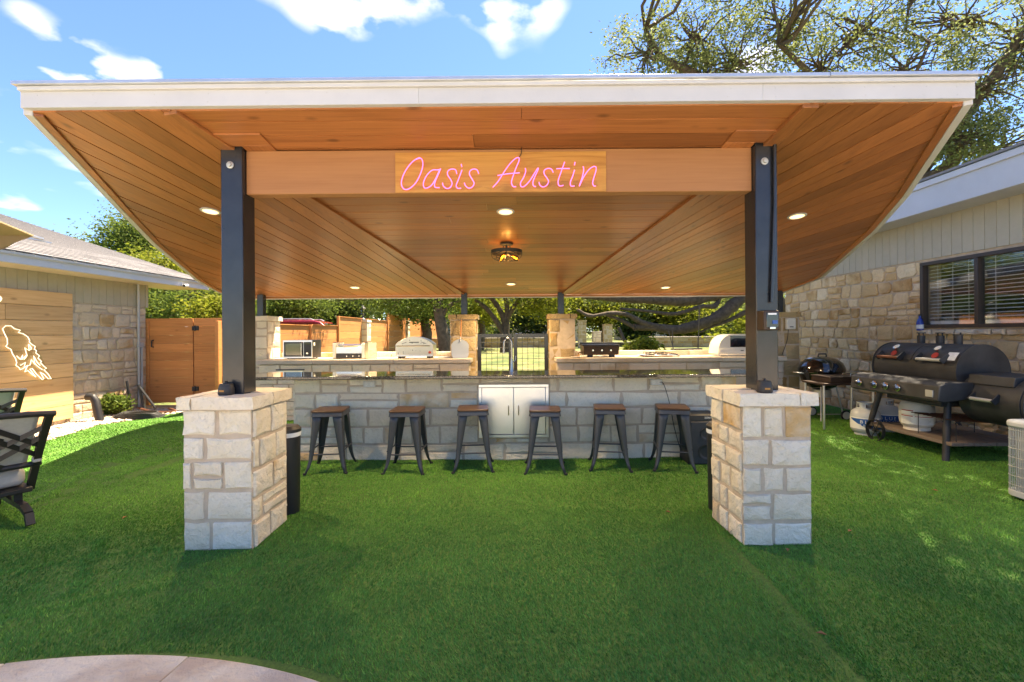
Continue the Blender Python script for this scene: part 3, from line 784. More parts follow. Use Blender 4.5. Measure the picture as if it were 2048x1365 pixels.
m = MB(); m.box((-3.06, 4.98, .972), (2.84, 5.62, 1.008)); m.build('granite_top', 'granite', bar, bev=.008, seg=3)
ac = MB(); X0, X1 = BX0+hx0+.004, BX0+hx1-.004; Z0, Z1 = hz0+.004, hz1-.004; fy = BY-.022
for a, b in (((X0,fy,Z0),(X1,BY+.03,Z0+.035)), ((X0,fy,Z1-.035),(X1,BY+.03,Z1)), ((X0,fy,Z0+.035),(X0+.035,BY+.03,Z1-.035)), ((X1-.035,fy,Z0+.035),(X1,BY+.03,Z1-.035))): ac.box(a, b)
acd = ac.build('access_frame', 'stainless', bar, bev=.003)
xm = (X0+X1)/2
for a, b, hxp in ((X0+.038, xm-.002, xm-.06), (xm+.002, X1-.038, xm+.055)):
    m = MB(); m.box((a, BY-.012, Z0+.038), (b, BY+.02, Z1-.038)); m.build('access_door', 'stainless', acd, bev=.003)
    m = MB(); hz = (Z0+Z1)/2+.01
    m.tube([(hxp,BY-.012,hz-.055),(hxp,BY-.035,hz-.055),(hxp,BY-.035,hz+.055),(hxp,BY-.012,hz+.055)], .006, 8); m.build('handle', 'chrome', acd, smooth=True)
for px, py in ((738,761),(1313,757)):
    p = atY(px, py, BY-.03); m = MB(); p.z -= .045; m.box((p.x-.065, BY-.032, p.z-.036), (p.x+.065, BY+.02, p.z+.034)); ob = m.build('outlet_box', 'outlet_white', bar, bev=.006)
    for dx in (-.03, .03):
        m = MB(); m.lathe([(0,0),(.017,0),(.017,-.003),(0,-.003)], (p.x+dx, BY-.032, p.z), 12, 'Y'); so_ = m.build('socket', 'off_white', ob)
        for k in (-.006, .006):
            m = MB(); m.boxc((p.x+dx+k, BY-.036, p.z+.002), (.002,.002,.008)); m.build('socket_slot', 'black_plastic', ob)
    if px > 1000: PLUG = Vector((p.x+.035, BY-.035, p.z))

# ================================================================ REAR COUNTERS
def rear_counter(x0, x1, label, joints, backmat):
    t = thing('back_counter', label, 'counter', ((x0+x1)/2, 8.05, 0), 'stone counters along the rear of the pavilion')
    m = MB(); m.box((x0+.01, 7.74, -.05), (x1-.01, 8.44, .958)); m.build('mortar_core', 'mortar', t)
    lay_stones(t, (x0, 7.74, .0), (1,0,0), (0,-1,0), x1-x0, .955, (.14,.20), (.30,.62), .012, .022, 'limestone' if x0 < 0 else 'slab_stone', 0, .06)
    xs = [x0-.02]+joints+[x1+.03]
    for a, b in zip(xs, xs[1:]):
        m = MB(); m.box((a+.002, 7.66, .966), (b-.002, 8.47, 1.036)); m.build('slab', 'slab_stone', t, bev=.008)
    x = x0
    while x < x1-.1:
        w = min(random.uniform(.5,.75), x1-x)
        m = MB(); m.box((x+.003, 8.475, .9), (x+w-.003, 8.60, 1.125+random.uniform(-.004,.004))); m.build('curb_block', backmat, t, bev=.012); x += w
    return t
lc = rear_counter(-4.30, -.72, 'stone back counter holding the microwave, left of the mesh gate', [-3.36,-2.0], 'limestone')
rc = rear_counter(.76, 4.60, 'stone back counter holding the griddle, right of the mesh gate', [2.2,3.55], 'slab_stone')
m = MB(); p = atY(580,740,7.7); m.box((p.x-.24,7.70,p.z-.012),(p.x+.24,7.72,p.z+.008)); m.build('drawer_slot', 'black_iron', lc)
m = MB(); m.box((p.x-.22,7.705,p.z-.12),(p.x+.22,7.725,p.z-.014)); m.build('drawer_front', 'cream_metal', lc, bev=.003)
pad = MB(); pad.box((-2.9,5.6,-.03),(2.75,7.7,.012)); tag(pad.build('kitchen_floor', 'slab_stone'), kind='structure')

# ================================================================ HOUSES
def right_house():
    X = 6.25; t = thing('stone_house', 'tan rubble stone house with white fascia and blinds, right of the pavilion', 'house', (X+2, 7, 0))
    Y0, Y1, ZS = 3.6, 10.4, 2.52
    w0, w1 = atX(2048,560,X).y, atX(1843,560,X).y       # window, continues past the frame
    wz0, wz1 = CAMZ+.02, atX(1843,527,X).z; w0 = 4.3
    m = MB(); cx = X+.006; m.box((cx, Y0, -.05), (X+.3, w0, 2.6)); m.box((cx, w1, -.05), (X+.3, Y1, 2.6)); m.box((cx, w0, -.05), (X+.3, w1, wz0)); m.box((cx, w0, wz1), (X+.3, w1, 2.6))
    m.build('wall_core', 'mortar_rubble', t)
    lay_stones(t, (X+.02, Y1, 0), (0,-1,0), (-1,0,0), Y1-Y0, ZS, (.13,.25), (.18,.44), .022, .036, 'rubble', .016, .55, holes=[(Y1-w1, Y1-w0, wz0-.02, wz1+.0)], split=.22, slant=.05)
    y = Y0
    while y < Y1-.05:
        m = MB(); m.box((X-.012, y+.003, ZS+.012), (X+.02, y+.147, 3.28)); m.build('siding_board', 'siding_paint', t, bev=.003); y += .15
    m = MB(); m.box((X-.004, Y0, ZS+.06), (X+.3, Y1, 3.26)); m.build('siding_backing', 'siding_paint', t)
    m = MB(); m.box((X-.03, Y0, ZS-.01), (X+.02, w0, ZS+.014)); m.build('ledge_trim', 'siding_paint', t)
    E = 5.72; zb, zt = atX(2048,366,E).z, atX(2048,296,E).z
    m = MB(); m.box((E, 2.5, zb), (E+.04, 10.6, zt)); m.build('fascia', 'white_paint', t, bev=.004)
    m = MB(); m.box((E-.03, 2.5, zt-.06), (E-.001, 10.6, zt+.02)); m.build('fascia_trim', 'white_paint', t, bev=.004)
    m = MB(); m.box((E+.041, 2.5, zb+.02), (X+.0, 10.6, zb+.04)); m.build('soffit', 'white_paint', t)
    m = MB(); m.prism([(E-.05,2.4,zt+.03),(12,2.4,zt+1.9),(12,2.4,zt+1.98),(E-.05,2.4,zt+.06)], (0,8.3,0)); m.build('roof', 'shingle', t)
    m = MB(); m.box((X+.3,10.1,-.05),(12,10.4,3.3)); m.build('end_wall', 'rubble_pale' if False else 'plaster', t)
    # window
    wy0, wy1 = w0, w1; fr = MB(); th = .05
    xm_ = X-.03
    mid = atX(1955,600,X).y
    fr.box((xm_, wy0, wz0), (X+.06, wy1, wz0+th)); fr.box((xm_, wy0, wz1-th), (X+.06, wy1, wz1)); fr.box((xm_, wy1-th, wz0+th), (X+.06, wy1, wz1-th)); fr.box((xm_, wy0, wz0+th), (X+.06, wy0+th, wz1-th))
    fr.box((xm_+.006, mid-.025, wz0+th), (X+.05, mid+.025, wz1-th))
    wo = fr.build('window', 'brown_frame', t, bev=.004)
    for a, b in ((wy0+th, mid-.025), (mid+.025, wy1-th)):
        m = MB(); m.box((X+.02, a, wz0+th), (X+.026, b, wz1-th)); m.build('pane', 'window_glass', wo)
        z = wz0+th+.05; sm = None
        m = MB(); m.box((X+.07, a+.01, wz0+th+.005), (X+.10, b-.01, wz0+th+.045)); m.build('blind_rail', 'blind', wo, bev=.003)
        while z < wz1-th-.02:
            if sm is None:
                m = MB(); m.bar((X+.085, a+.01, z), (X+.085, b-.01, z), .046, .003, (-.28,0,1)); ob = m.build('blind_slat', 'blind', wo); sm = ob; z0_ = z
            else:
                ob = bpy.data.objects.new('blind_slat', sm.data); C.objects.link(ob); ob.parent = wo; ob.location = (0,0,z-z0_)
            z += .051
        for yy in (a+.15, (a+b)/2, b-.15):
            m = MB(); m.bar((X+.06, yy, wz0+th+.04), (X+.06, yy, wz1-th), .004, .003); m.build('blind_cord', 'blind', wo)
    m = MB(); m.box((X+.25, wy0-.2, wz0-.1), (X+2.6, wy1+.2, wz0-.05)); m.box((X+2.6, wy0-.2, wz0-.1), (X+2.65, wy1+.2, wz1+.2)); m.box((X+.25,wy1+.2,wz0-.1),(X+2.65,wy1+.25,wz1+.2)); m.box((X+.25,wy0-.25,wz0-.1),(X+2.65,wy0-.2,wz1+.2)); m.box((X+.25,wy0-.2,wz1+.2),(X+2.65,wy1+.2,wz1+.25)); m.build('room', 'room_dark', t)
    lay_stones(t, (X+.012, wy1+.02, wz0-.10), (0,-1,0), (-1,0,0), wy1-wy0, .085, (.08,.09), (.3,.6), .012, .075, 'rubble_pale', 0, .2, name='sill_stone')
right_house()
def left_house():
    X = -7.4; t = thing('low_house', 'low house with grey shingle roof and taupe siding on the left', 'house', (X-2, 7, 0))
    Y0, Y1 = 4.0, 9.2; yp = atX(141,700,X).y
    zs = atX(141,606,X).z; zw = 2.62
    m = MB(); m.box((X-.3, Y0, -.05), (X-.008, Y1, zw)); m.build('wall_core', 'mortar', t)
    lay_stones(t, (X-.02, yp-.3, 0), (0,1,0), (1,0,0), Y1-yp+.3, zs, (.14,.26), (.18,.42), .022, .030, 'rubble_pale', .014, .5, split=.2, slant=.04)
    y = Y1
    while y > Y0:
        m = MB(); m.box((X-.02, y-.147, zs+.01), (X+.012, y-.003, zw)); m.build('siding_board', 'siding_paint', t, bev=.003); y -= .15
    m = MB(); m.box((X-.01, Y1-.03, zs), (X+.03, Y1+.03, zw)); m.build('corner_board', 'siding_paint', t, bev=.003)
    E = -6.78; z0, z1 = atX(60,531,E).z, atX(60,511,E).z
    YE = atX(418,585,E).y
    m = MB(); m.box((E-.04, 3.0, z0), (E, YE, z1)); m.build('fascia', 'white_paint', t, bev=.004)
    m = MB(); m.box((E+.001, 3.0, z1-.035), (E+.025, YE, z1+.008)); m.build('fascia_trim', 'white_paint', t, bev=.003)
    m = MB(); m.box((X-.3, 3.0, z0+.01), (E-.042, YE, z0+.03)); m.build('soffit', 'soffit', t)
    sl = 4/12.; xr = -11.6; zr = z1+.02+(E-xr)*sl
    m = MB(); m.prism([(E+.04,3.0,z1+.012),(xr,3.0,zr),(xr,3.0,zr-.06),(E+.04,3.0,z1-.02)], (0,YE-3.0+.02,0)); m.build('roof_deck', 'white_paint', t)
    m = MB(); m.prism([(X,YE-.3,z0+.03),(xr,YE-.3,z0+.03),(xr,YE-.3,zr-.08),(E,YE-.3,z1-.02)], (0,.03,0)); m.build('gable_wall', 'siding_paint', t)
    # shingle courses
    n = Vector((sl,0,1)).normalized(); d = Vector((-1,0,sl)).normalized(); base = Vector((E+.06, 0, z1+.018)); cw = .145; k = 0
    Lm = (Vector((xr,0,zr))-base).length
    while k*cw < Lm:
        y = 5.2 + (k % 3)*-.33
        while y < YE+.02:
            w = random.choice((.33, .33, .4, .27)); ya, yb = max(y, 5.0), min(y+w, YE+.05)
            if yb-ya > .03:
                p0 = base + d*(k*cw) ; p1 = base + d*((k+1)*cw+.02)
                m = MB(); hh = .012; a = p0+n*.012; b = p1+n*.002
                m.add([(a.x,ya+.002,a.z),(a.x,yb-.002,a.z),(b.x,yb-.002,b.z),(b.x,ya+.002,b.z),(a.x-n.x*hh,ya+.002,a.z-n.z*hh),(a.x-n.x*hh,yb-.002,a.z-n.z*hh)], [(0,1,2,3),(0,4,5,1)])
                SHB.setdefault(0, []).append(m) if k >= 9 else m.build('shingle', 'shingle', t)
            y += w
        k += 1
    if 0 in SHB:
        mm = MB()
        for q in SHB[0]: mm.add(q.v, q.f)
        tag(mm.build('upper_shingles', 'shingle', t), kind='stuff')
    # conduit pipes by the corner
    for dy, ztop in ((.24, zw), (.17, 1.25)):
        m = MB(); m.cyl((X+.05, Y1-dy, .02), (X+.05, Y1-dy, ztop), .022, n=10); m.build('pipe', 'pvc_grey', t, smooth=True)
    m = MB(); m.boxc((X+.05, Y1-.2, 1.28), (.05,.12,.10)); m.build('junction_box', 'pvc_grey', t, bev=.005)
    # accent panel of planks
    a = thing('plank_accent_panel', 'honey wood plank panel with the white neon wings, on the left house wall', 'wood panel', (X+.03, 6, 0))
    zt = atX(138,587,X+.06).z; nb_ = 9; hgt = (zt-.10)/nb_
    for i in range(nb_):
        xs = [4.2]
        xs += ([random.uniform(5.0,6.9)] if i % 2 else []) + [yp]
        for p, q in zip(xs, xs[1:]):
            m = MB(); m.box((X+.02, p+.002, .10+i*hgt+.003), (X+.055+random.uniform(-.003,.003), q-.002-random.uniform(0,.01), .10+(i+1)*hgt-.003)); m.build('plank', 'accent_y', a, bev=.003)
    return t
SHB = {}
left_house()

# ================================================================ WOOD GATE AND SIDE FENCE
def slat_panel(t, p, q, z0, z1, n, mat, th=.022, gap=.0025, nm='board'):
    p, q = Vector(p), Vector(q); h = (z1-z0)/n
    for i in range(n):
        m = MB(); za = z0+i*h+gap/2; zb_ = z0+(i+1)*h-gap/2
        m.bar((p.x,p.y,(za+zb_)/2), (q.x,q.y,(za+zb_)/2), th, zb_-za); m.build(nm, mat, t, bev=.003)
gz = atY(380,637,9.25).z
g = thing('wood_gate', 'orange stained horizontal board gate beside the left house corner', 'gate', (-6.9,9.25,0))
xa, xb, xc = atY(300,720,9.25).x, atY(387,720,9.25).x, -4.82
slat_panel(g, (xa,9.25), (xb,9.25), .10, gz, 10, 'fence_x')
m = MB(); m.box((xa-.12, 9.22, .05), (xa-.005, 9.32, gz+.0)); m.build('gate_post', 'fence_x', g, bev=.004)
for q in (xa+.01, xb-.09): m = MB(); m.box((q, 9.27, .12), (q+.08, 9.31, gz-.05)); m.build('back_rail', 'fence_x', g)
for py in (657,778):
    p = atY(391,py,9.22); m = MB(); m.box((p.x-.07, 9.215, p.z-.045), (p.x+.06, 9.236, p.z+.045)); m.cyl((p.x-.004,9.212,p.z-.055),(p.x-.004,9.212,p.z+.055),.012,n=8); m.build('hinge', 'black_iron', g, bev=.003)
p = atY(304,688,9.2); m = MB(); m.tube([(p.x,9.238,p.z-.07),(p.x,9.19,p.z-.06),(p.x,9.19,p.z+.06),(p.x,9.238,p.z+.07)], .012, 8); m.build('handle', 'black_iron', g, smooth=True)
f = thing('board_fence', 'fixed orange board fence panel between the gate and the rear pier', 'fence', ((xb+xc)/2,9.25,0))
slat_panel(f, (xb+.02,9.25), (xc,9.25), .10, gz, 10, 'fence_x')
m = MB(); m.box((xb+.02, 9.265, .0), (xb+.11, 9.35, gz)); m.build('fence_post', 'fence_x', f)
m = MB(); m.box((-7.38, 8.92, -.02), (-5.2, 9.22, .06)); tag(m.build('stone_threshold', 'golden', bev=.02), 'rough stone threshold at the foot of the wood gate', 'threshold')
# side fence runs away from the camera, stepping up with the ground
FX = -5.62
sf = [(8.6,10.2,1.72),(10.2,12.6,1.70),(12.6,14.6,1.72),(14.6,17.0,2.02)]
labels = ['first low side fence panel beside the pale rear pier', 'low side fence panel behind the microwave', 'low side fence panel right below the red car', 'raised side fence panel between the red car and the lantern pier', 'side fence panel just behind the lantern pier', 'tall side fence panel above the pizza oven', 'side fence panel before the leaning oak', 'farthest side fence panel beside the leaning oak']
sf += [(17.5,20.4,2.02),(20.4,24.0,2.35),(24.6,28.0,2.25),(28.0,34.0,2.55)]
for (a, b, top), lb in zip(sf, labels):
    f = thing('side_fence_panel', lb, 'fence', (FX,(a+b)/2,ground_z((a+b)/2)), 'side fence panels')
    slat_panel(f, (FX,a+.02), (FX,b-.02), ground_z(a)+.05, top, 8, 'fence_y', th=.025, gap=.008)
    m = MB(); m.box((FX+.014,a+.0,ground_z(a)),(FX+.07,a+.10,top+.01)); m.build('post', 'fence_y', f, bev=.004)
    m = MB(); m.box((FX-.03,a+.01,top+.002),(FX+.05,b-.01,top+.02)); m.build('top_rail', 'fence_y', f)
for y, xo, hh, lb in ((17.25,-.02,1.98,'white stone pier carrying the black lantern on the side fence'), (24.3,-.1,2.16,'thin white stone pier farther along the side fence'), (34.3,-.2,2.45,'farthest white stone pier on the side fence')):
    pier('fence_pier', FX-.26+xo, FX+.22+xo, y-.24, y+.24, hh, lb, 'pier', 'stone piers in the side fence', 'limestone', (.2,.28), (.2,.34), depth=.02)
# ================================================================ BAR STOOLS
def make_stool():
    t = thing('bar_stool', '', 'stool', (0,0,0), 'bar stools along the bar')
    H = .655; a, f = .145, .205
    m = MB(); r = .035; pts = []
    for sx, sy, a0 in ((1,1,0),(-1,1,90),(-1,-1,180),(1,-1,270)):
        for k in range(5):
            an = R(a0+k*22.5); pts.append((sx*(.165-r)+r*math.cos(an), sy*(.165-r)+r*math.sin(an), H-.022))
    m.prism(pts, (0,0,.022)); m.build('seat', 'seat_wood', t, bev=.006, world=False)
    m = MB(); pts2 = [(x*.985, y*.985, H-.062) for x, y, z in pts]; n = len(pts2)
    m.add([(x*.97,y*.97,H-.023) for x,y,z in pts]+[(x*1.015,y*1.015,H-.062) for x,y,z in pts], [(i,(i+1)%n,n+(i+1)%n,n+i) for i in range(n)]+[tuple(range(n))]); m.build('seat_apron', 'gun_metal', t, smooth=True, world=False)
    lm = None
    for sx, sy in ((1,1),(-1,1),(-1,-1),(1,-1)):
        # folded sheet leg: two flanges meeting on the outer edge
        m = MB(); vs = []; K = 9
        for k in range(K):
            u = k/(K-1); z = (H-.045)*(1-u)
            off = .150+.040*u + (.028*max(0,(u-.72)/.28)**2)
            w = .072*(1-u)**1.0+.024
            o = Vector((sx*off, sy*off, z)); 
            vs += [o+Vector((-sx*w,0,0)), o+Vector((-sx*.012,0,0)), o+Vector((0,-sy*.012,0)), o+Vector((0,-sy*w,0))]
        fs = []
        for k in range(K-1):
            for j in range(3): fs.append((k*4+j, k*4+j+1, (k+1)*4+j+1, (k+1)*4+j))
        m.add(vs, fs); ob = m.build('leg', 'gun_metal', t, smooth=True, world=False, ang=60)
        so_ = ob.modifiers.new('thick', 'SOLIDIFY'); so_.thickness = .004; so_.offset = 0
        m = MB(); e = .218; m.lathe([(.0,.0),(.016,.0),(.017,.02),(.0,.022)], (sx*(e-.008), sy*(e-.008), 0), 8); m.build('rubber_foot', 'rubber', ob, world=False)
    for k, z in ((0,.20),(1,.235)):
        for s in (-1, 1):
            m = MB(); q = .172
            if k == 0: m.tube([(-q, s*q, z),(q, s*q, z)], .008, 8)
            else: m.tube([(s*q, -q, z),(s*q, q, z)], .008, 8)
            m.build('stretcher', 'gun_metal', t, smooth=True, world=False)
    for s in (-1, 1):
        m = MB(); m.bar((-.14,-.14*s,H-.085),(.14,.14*s,H-.085-.004*s),.018,.004); m.build('cross_brace', 'gun_metal', t, world=False)
    return t
stool = make_stool()
sl_lab = ['wood-topped black metal bar stool at the left end of the row', 'second bar stool from the left, under the left outlet', 'third bar stool from the left, overlapping the left steel door', 'fourth bar stool from the left, overlapping the right steel door', 'fifth bar stool from the left, right of the steel doors', 'wood-topped black metal bar stool at the right end, beside the black speaker']
for i, (px, rz) in enumerate(((660,5),(815,-2),(945,4),(1088,-3),(1218,-8),(1342,-11))):
    o = stool if i == 0 else copy_tree(stool)
    o.location = ((px-1024)/FPX*4.93, 4.93+(.02,-.015,.01,-.03,.025,-.01)[i], .012+float(turf_z((px-1024)/FPX*4.93,4.93))-.01); o.rotation_euler.z = R(rz); o['label'] = sl_lab[i]
def stacked(z, lab, y, rz):
    o = copy_tree(stool); o.location = (5.02, y, z); o.rotation_euler.z = R(rz); o['label'] = lab; o['group'] = 'spare stools stacked by the wall'
stacked(.012, 'bottom black metal stool of the stack behind the kettle grill', 8.55, 4)
stacked(.16, 'middle black metal stool of the stack behind the kettle grill', 8.55, 4)
stacked(.308, 'top black metal stool of the stack behind the kettle grill', 8.55, 4)

# ================================================================ NEON SIGN
def spline(pts, n=6):
    out = []; P = [Vector(p) for p in pts]
    for i in range(len(P)-1):
        p0, p1, p2, p3 = P[max(i-1,0)], P[i], P[i+1], P[min(i+2,len(P)-1)]
        for k in range(n):
            t = k/n; out.append(.5*((2*p1)+(p2-p0)*t+(2*p0-5*p1+4*p2-p3)*t*t+(3*p1-p0-3*p2+p3)*t**3))
    return out+[P[-1]]
NEON = [
 [(340,115),(290,135),(235,195),(195,270),(183,335),(205,378),(250,375),(305,325),(345,250),(365,180),(360,130),(335,112),(300,128)],
 [(515,210),(490,215),(445,218),(400,260),(372,320),(375,362),(400,370),(440,345),(475,290),(505,225),(517,207),(490,270),(468,325),(470,362),(508,366)],
 [(655,250),(645,215),(610,208),(580,225),(578,258),(605,300),(615,335),(595,368),(565,372),(540,350),(534,325)],
 [(700,215),(685,255),(662,315),(650,350),(665,372),(692,370)], [(699,190),(693,165)],
 [(842,248),(828,215),(795,208),(768,225),(765,255),(790,300),(803,330),(785,362),(755,370),(730,350),(720,325)],
 [(963,363),(1010,310),(1070,215),(1120,150),(1160,115),(1185,112),(1185,140),(1160,200),(1135,270),(1122,320),(1135,355),(1162,358)],
 [(1003,263),(1090,248),(1193,240)],
 [(1240,200),(1243,230),(1225,280),(1200,325),(1205,357),(1235,352),(1280,305),(1320,240),(1347,200),(1348,215),(1320,275),(1305,320),(1310,350),(1330,358)],
 [(1478,238),(1462,208),(1430,203),(1402,220),(1402,250),(1425,285),(1438,315),(1420,348),(1390,360),(1365,345),(1357,318)],
 [(1575,147),(1555,205),(1535,260),(1520,310),(1525,345),(1545,352),(1565,345)], [(1505,205),(1560,203),(1620,204)],
 [(1660,215),(1645,265),(1625,320),(1630,352),(1660,352)], [(1664,148),(1659,175)],
 [(1733,185),(1738,215),(1725,280),(1700,355),(1735,280),(1780,215),(1820,187),(1843,192),(1842,225),(1825,280),(1815,325),(1825,352),(1842,352)]]
ns = thing('neon_sign', 'pink neon script sign reading Oasis Austin on the front beam', 'neon sign', tuple(atY(1000,350,3.28)))
for st in NEON:
    pts = [atY(760+u/4.267, 290+v/4.267, 3.278) for u, v in st]
    m = MB(); m.tube(spline(pts, 5), .0038, 8); m.build('neon_tube', 'neon_pink', ns, smooth=True)
lo = [(175,352),(330,350),(520,362),(640,358),(850,352),(960,372),(1060,335),(1250,325),(1500,312),(1845,304)]; hi = [(1860,352),(1700,368),(1500,372),(1250,380),(1120,374),(1050,362),(965,388),(880,360),(780,384),(560,388),(380,372),(230,400),(185,390)]
m = MB(); pts = [atY(760+u/4.267, 290+v/4.267, 3.288) for u, v in lo+hi]; m.prism(pts, (0,.004,0)); m.build('acrylic_backing', 'acrylic', ns)
for u, v in ((200,300),(360,180),(470,330),(610,300),(668,330),(800,300),(1060,230),(1125,320),(1210,300),(1320,270),(1430,290),(1535,260),(1640,270),(1725,290),(1830,260)):
    q = atY(760+u/4.267, 290+v/4.267, 3.278); m = MB(); m.cyl(q, q+Vector((0,.018,0)), .004, n=6); m.build('standoff', 'acrylic', ns)
m = MB(); q = atY(760+1180/4.267, 290+115/4.267, 3.285); m.tube(spline([q, q+Vector((.02,.0,.03)), q+Vector((.025,.004,.07)), q+Vector((.03,.02,.10))]), .003, 5); m.build('lead_wire', 'cord_black', ns)
# white neon wings on the accent panel
WING = [[(55,1010),(40,1000),(52,985),(50,950),(30,910),(18,880),(40,860),(75,860),(100,880),(140,890),(125,905),(160,915),(190,935),(203,960),(200,970),(215,985),(240,1000),(235,1020),(250,1030),(245,1045),(270,1065),(260,1080),(285,1105),(275,1110),(300,1135),(318,1150),(300,1160),(330,1190),(350,1222),(330,1222),(300,1190),(275,1175),(300,1222),(290,1228),(250,1190),(220,1150),(205,1155),(245,1210),(225,1195),(190,1165),(170,1175),(180,1150),(190,1130),(160,1150),(140,1160),(130,1145),(110,1130),(115,1110),(105,1080),(85,1050),(75,1020),(55,1010)],
 [(115,1065),(140,1090),(155,1060),(150,1090),(180,1060),(165,1090),(185,1065),(170,1010),(200,1030),(195,985),(215,1010),(210,1025)],
 [(140,1130),(175,1110),(165,1140),(200,1130)], [(205,1130),(215,1090),(240,1125),(230,1065),(255,1110),(275,1130)], [(225,1100),(250,1130),(290,1160)]]
ws = thing('wing_neon_sign', 'white neon wing outline sign on the honey plank panel', 'neon sign', tuple(atX(53,705,-7.33)))
for st in WING:
    m = MB(); m.tube([atX(u/3.412, 400+v/3.412, -7.315) for u, v in st], .006, 6); m.build('neon_tube', 'neon_white', ws, smooth=True)
m = MB(); bp = [(30,870),(75,845),(150,885),(215,950),(262,1030),(310,1130),(365,1230),(290,1240),(235,1210),(165,1180),(120,1150),(85,1060),(40,1010),(25,950)]
m.prism([atX(u/3.412, 400+v/3.412, -7.335) for u, v in bp], (.005,0,0)); m.build('acrylic_backing', 'acrylic', ws)
m = MB(); m.tube([atX(0,593,-7.31), atX(3,598,-7.31), atX(0,603,-7.31)], .009, 6); tag(m.build('neon_fragment', 'neon_white'), 'sliver of a second neon sign at the left picture edge', 'neon sign')

# ================================================================ CEILING LIGHTS
rl = ['recessed ceiling light left of the left front post', 'recessed ceiling light above the cage lamp, under the beam', 'recessed ceiling light right of the right front post', 'recessed ceiling light at the rear left above the microwave', 'recessed ceiling light at the rear centre above the mesh gate', 'recessed ceiling light at the rear right above the cooktop']
for (px, py), lb in zip(((421,422),(1011,423),(1594,432),(710,575),(1022,568),(1331,575)), rl):
    p = atC(px, py); t = thing('recessed_light', lb, 'ceiling light', (p.x, p.y, p.z-.002), 'recessed ceiling lights')
    t.rotation_euler = (-math.atan(CS), 0, 0)
    m = MB(); m.lathe([(.066,.0),(.088,-.001),(.086,-.007),(.068,-.010),(.066,-.004)], n=28); m.build('trim_ring', 'white_paint', t, smooth=True, world=False)
    m = MB(); m.lathe([(0,-.003),(.066,-.003),(.066,-.0055),(0,-.0055)], n=28); m.build('lens', 'lamp_disc', t, world=False)
    ld = bpy.data.lights.new('downlight', 'SPOT'); ld.energy = 56; ld.color = (1,.80,.52); ld.spot_size = R(150); ld.spot_blend = .6; ld.shadow_soft_size = .06
    lo_ = bpy.data.objects.new('downlight', ld); C.objects.link(lo_); lo_.parent = t; lo_.location = (0,0,-.02)
p = atC(1013,487); t = thing('cage_ceiling_lamp', 'black wire cage ceiling lamp with amber bulbs at the ceiling centre', 'ceiling lamp', tuple(p))
q = p + Vector((0,0,-.115))
m = MB(); m.lathe([(0,.0),(.075,0),(.078,-.02),(.05,-.028),(0,-.028)], p, 24); m.build('canopy', 'black_iron', t, smooth=True)
m = MB(); m.cyl(p+Vector((0,0,-.02)), q+Vector((0,0,.01)), .012)
for k in range(3):
    a = k*2.09+.5; m.tube([p+Vector((.045*math.cos(a),.045*math.sin(a),-.02)), q+Vector((.05*math.cos(a),.05*math.sin(a),.03)), q+Vector((.17*math.cos(a),.17*math.sin(a),.0))], .006, 6)
m.build('stem', 'black_iron', t, smooth=True)
m = MB(); pl = bpy.data.lights.new('amber_glow', 'POINT'); pl.energy = 1.2; pl.color = (1,.45,.12); pl.shadow_soft_size = .05; plo = bpy.data.objects.new('amber_glow', pl); C.objects.link(plo); plo.parent = t; plo.location = (0,0,-.16); n = 36
ro = [(.182,.028),(.188,.028),(.188,-.012),(.182,-.012)]
vs = [q+Vector((r_*math.cos(2*math.pi*k/n), r_*math.sin(2*math.pi*k/n), h)) for k in range(n) for r_, h in ro]
m.add(vs, [(k*4+j, k*4+(j+1)%4, ((k+1)%n)*4+(j+1)%4, ((k+1)%n)*4+j) for k in range(n) for j in range(4)]); m.build('drum_ring', 'black_iron', t, smooth=True)
for k in range(8):
    a = k*math.pi/4; m = MB(); m.tube([q+Vector((.185*math.cos(a),.185*math.sin(a),-.01)), q+Vector((.17*math.cos(a),.17*math.sin(a),-.06)), q+Vector((.11*math.cos(a),.11*math.sin(a),-.092)), q+Vector((.02*math.cos(a),.02*math.sin(a),-.098))], .0028, 6); m.build('cage_wire', 'black_iron', t)
for r_, h in ((.15,-.075),(.075,-.097)):
    m = MB(); m.tube([q+Vector((r_*math.cos(2*math.pi*k/n), r_*math.sin(2*math.pi*k/n), h)) for k in range(n)], .0028, 6, closed=True); m.build('cage_ring', 'black_iron', t)
for k in range(3):
    a = k*2.09+2.2; d = Vector((math.cos(a)*.86, math.sin(a)*.86, -.5)).normalized(); s0 = q+d*.02
    m = MB(); m.cyl(s0, s0+d*.05, .017); so_ = m.build('socket', 'black_iron', t, smooth=True)
    prof = [(.012,.05),(.018,.065),(.030,.095),(.032,.115),(.024,.138),(.004,.15)]
    m = MB(); m.tube([s0+d*h for r_, h in prof], [r_ for r_, h in prof], 14); m.build('bulb', 'bulb_glass', t, smooth=True)
    m = MB(); m.tube([s0+d*.065, s0+d*.10, s0+d*.125], [.006,.011,.006], 8); m.build('filament', 'filament', t)

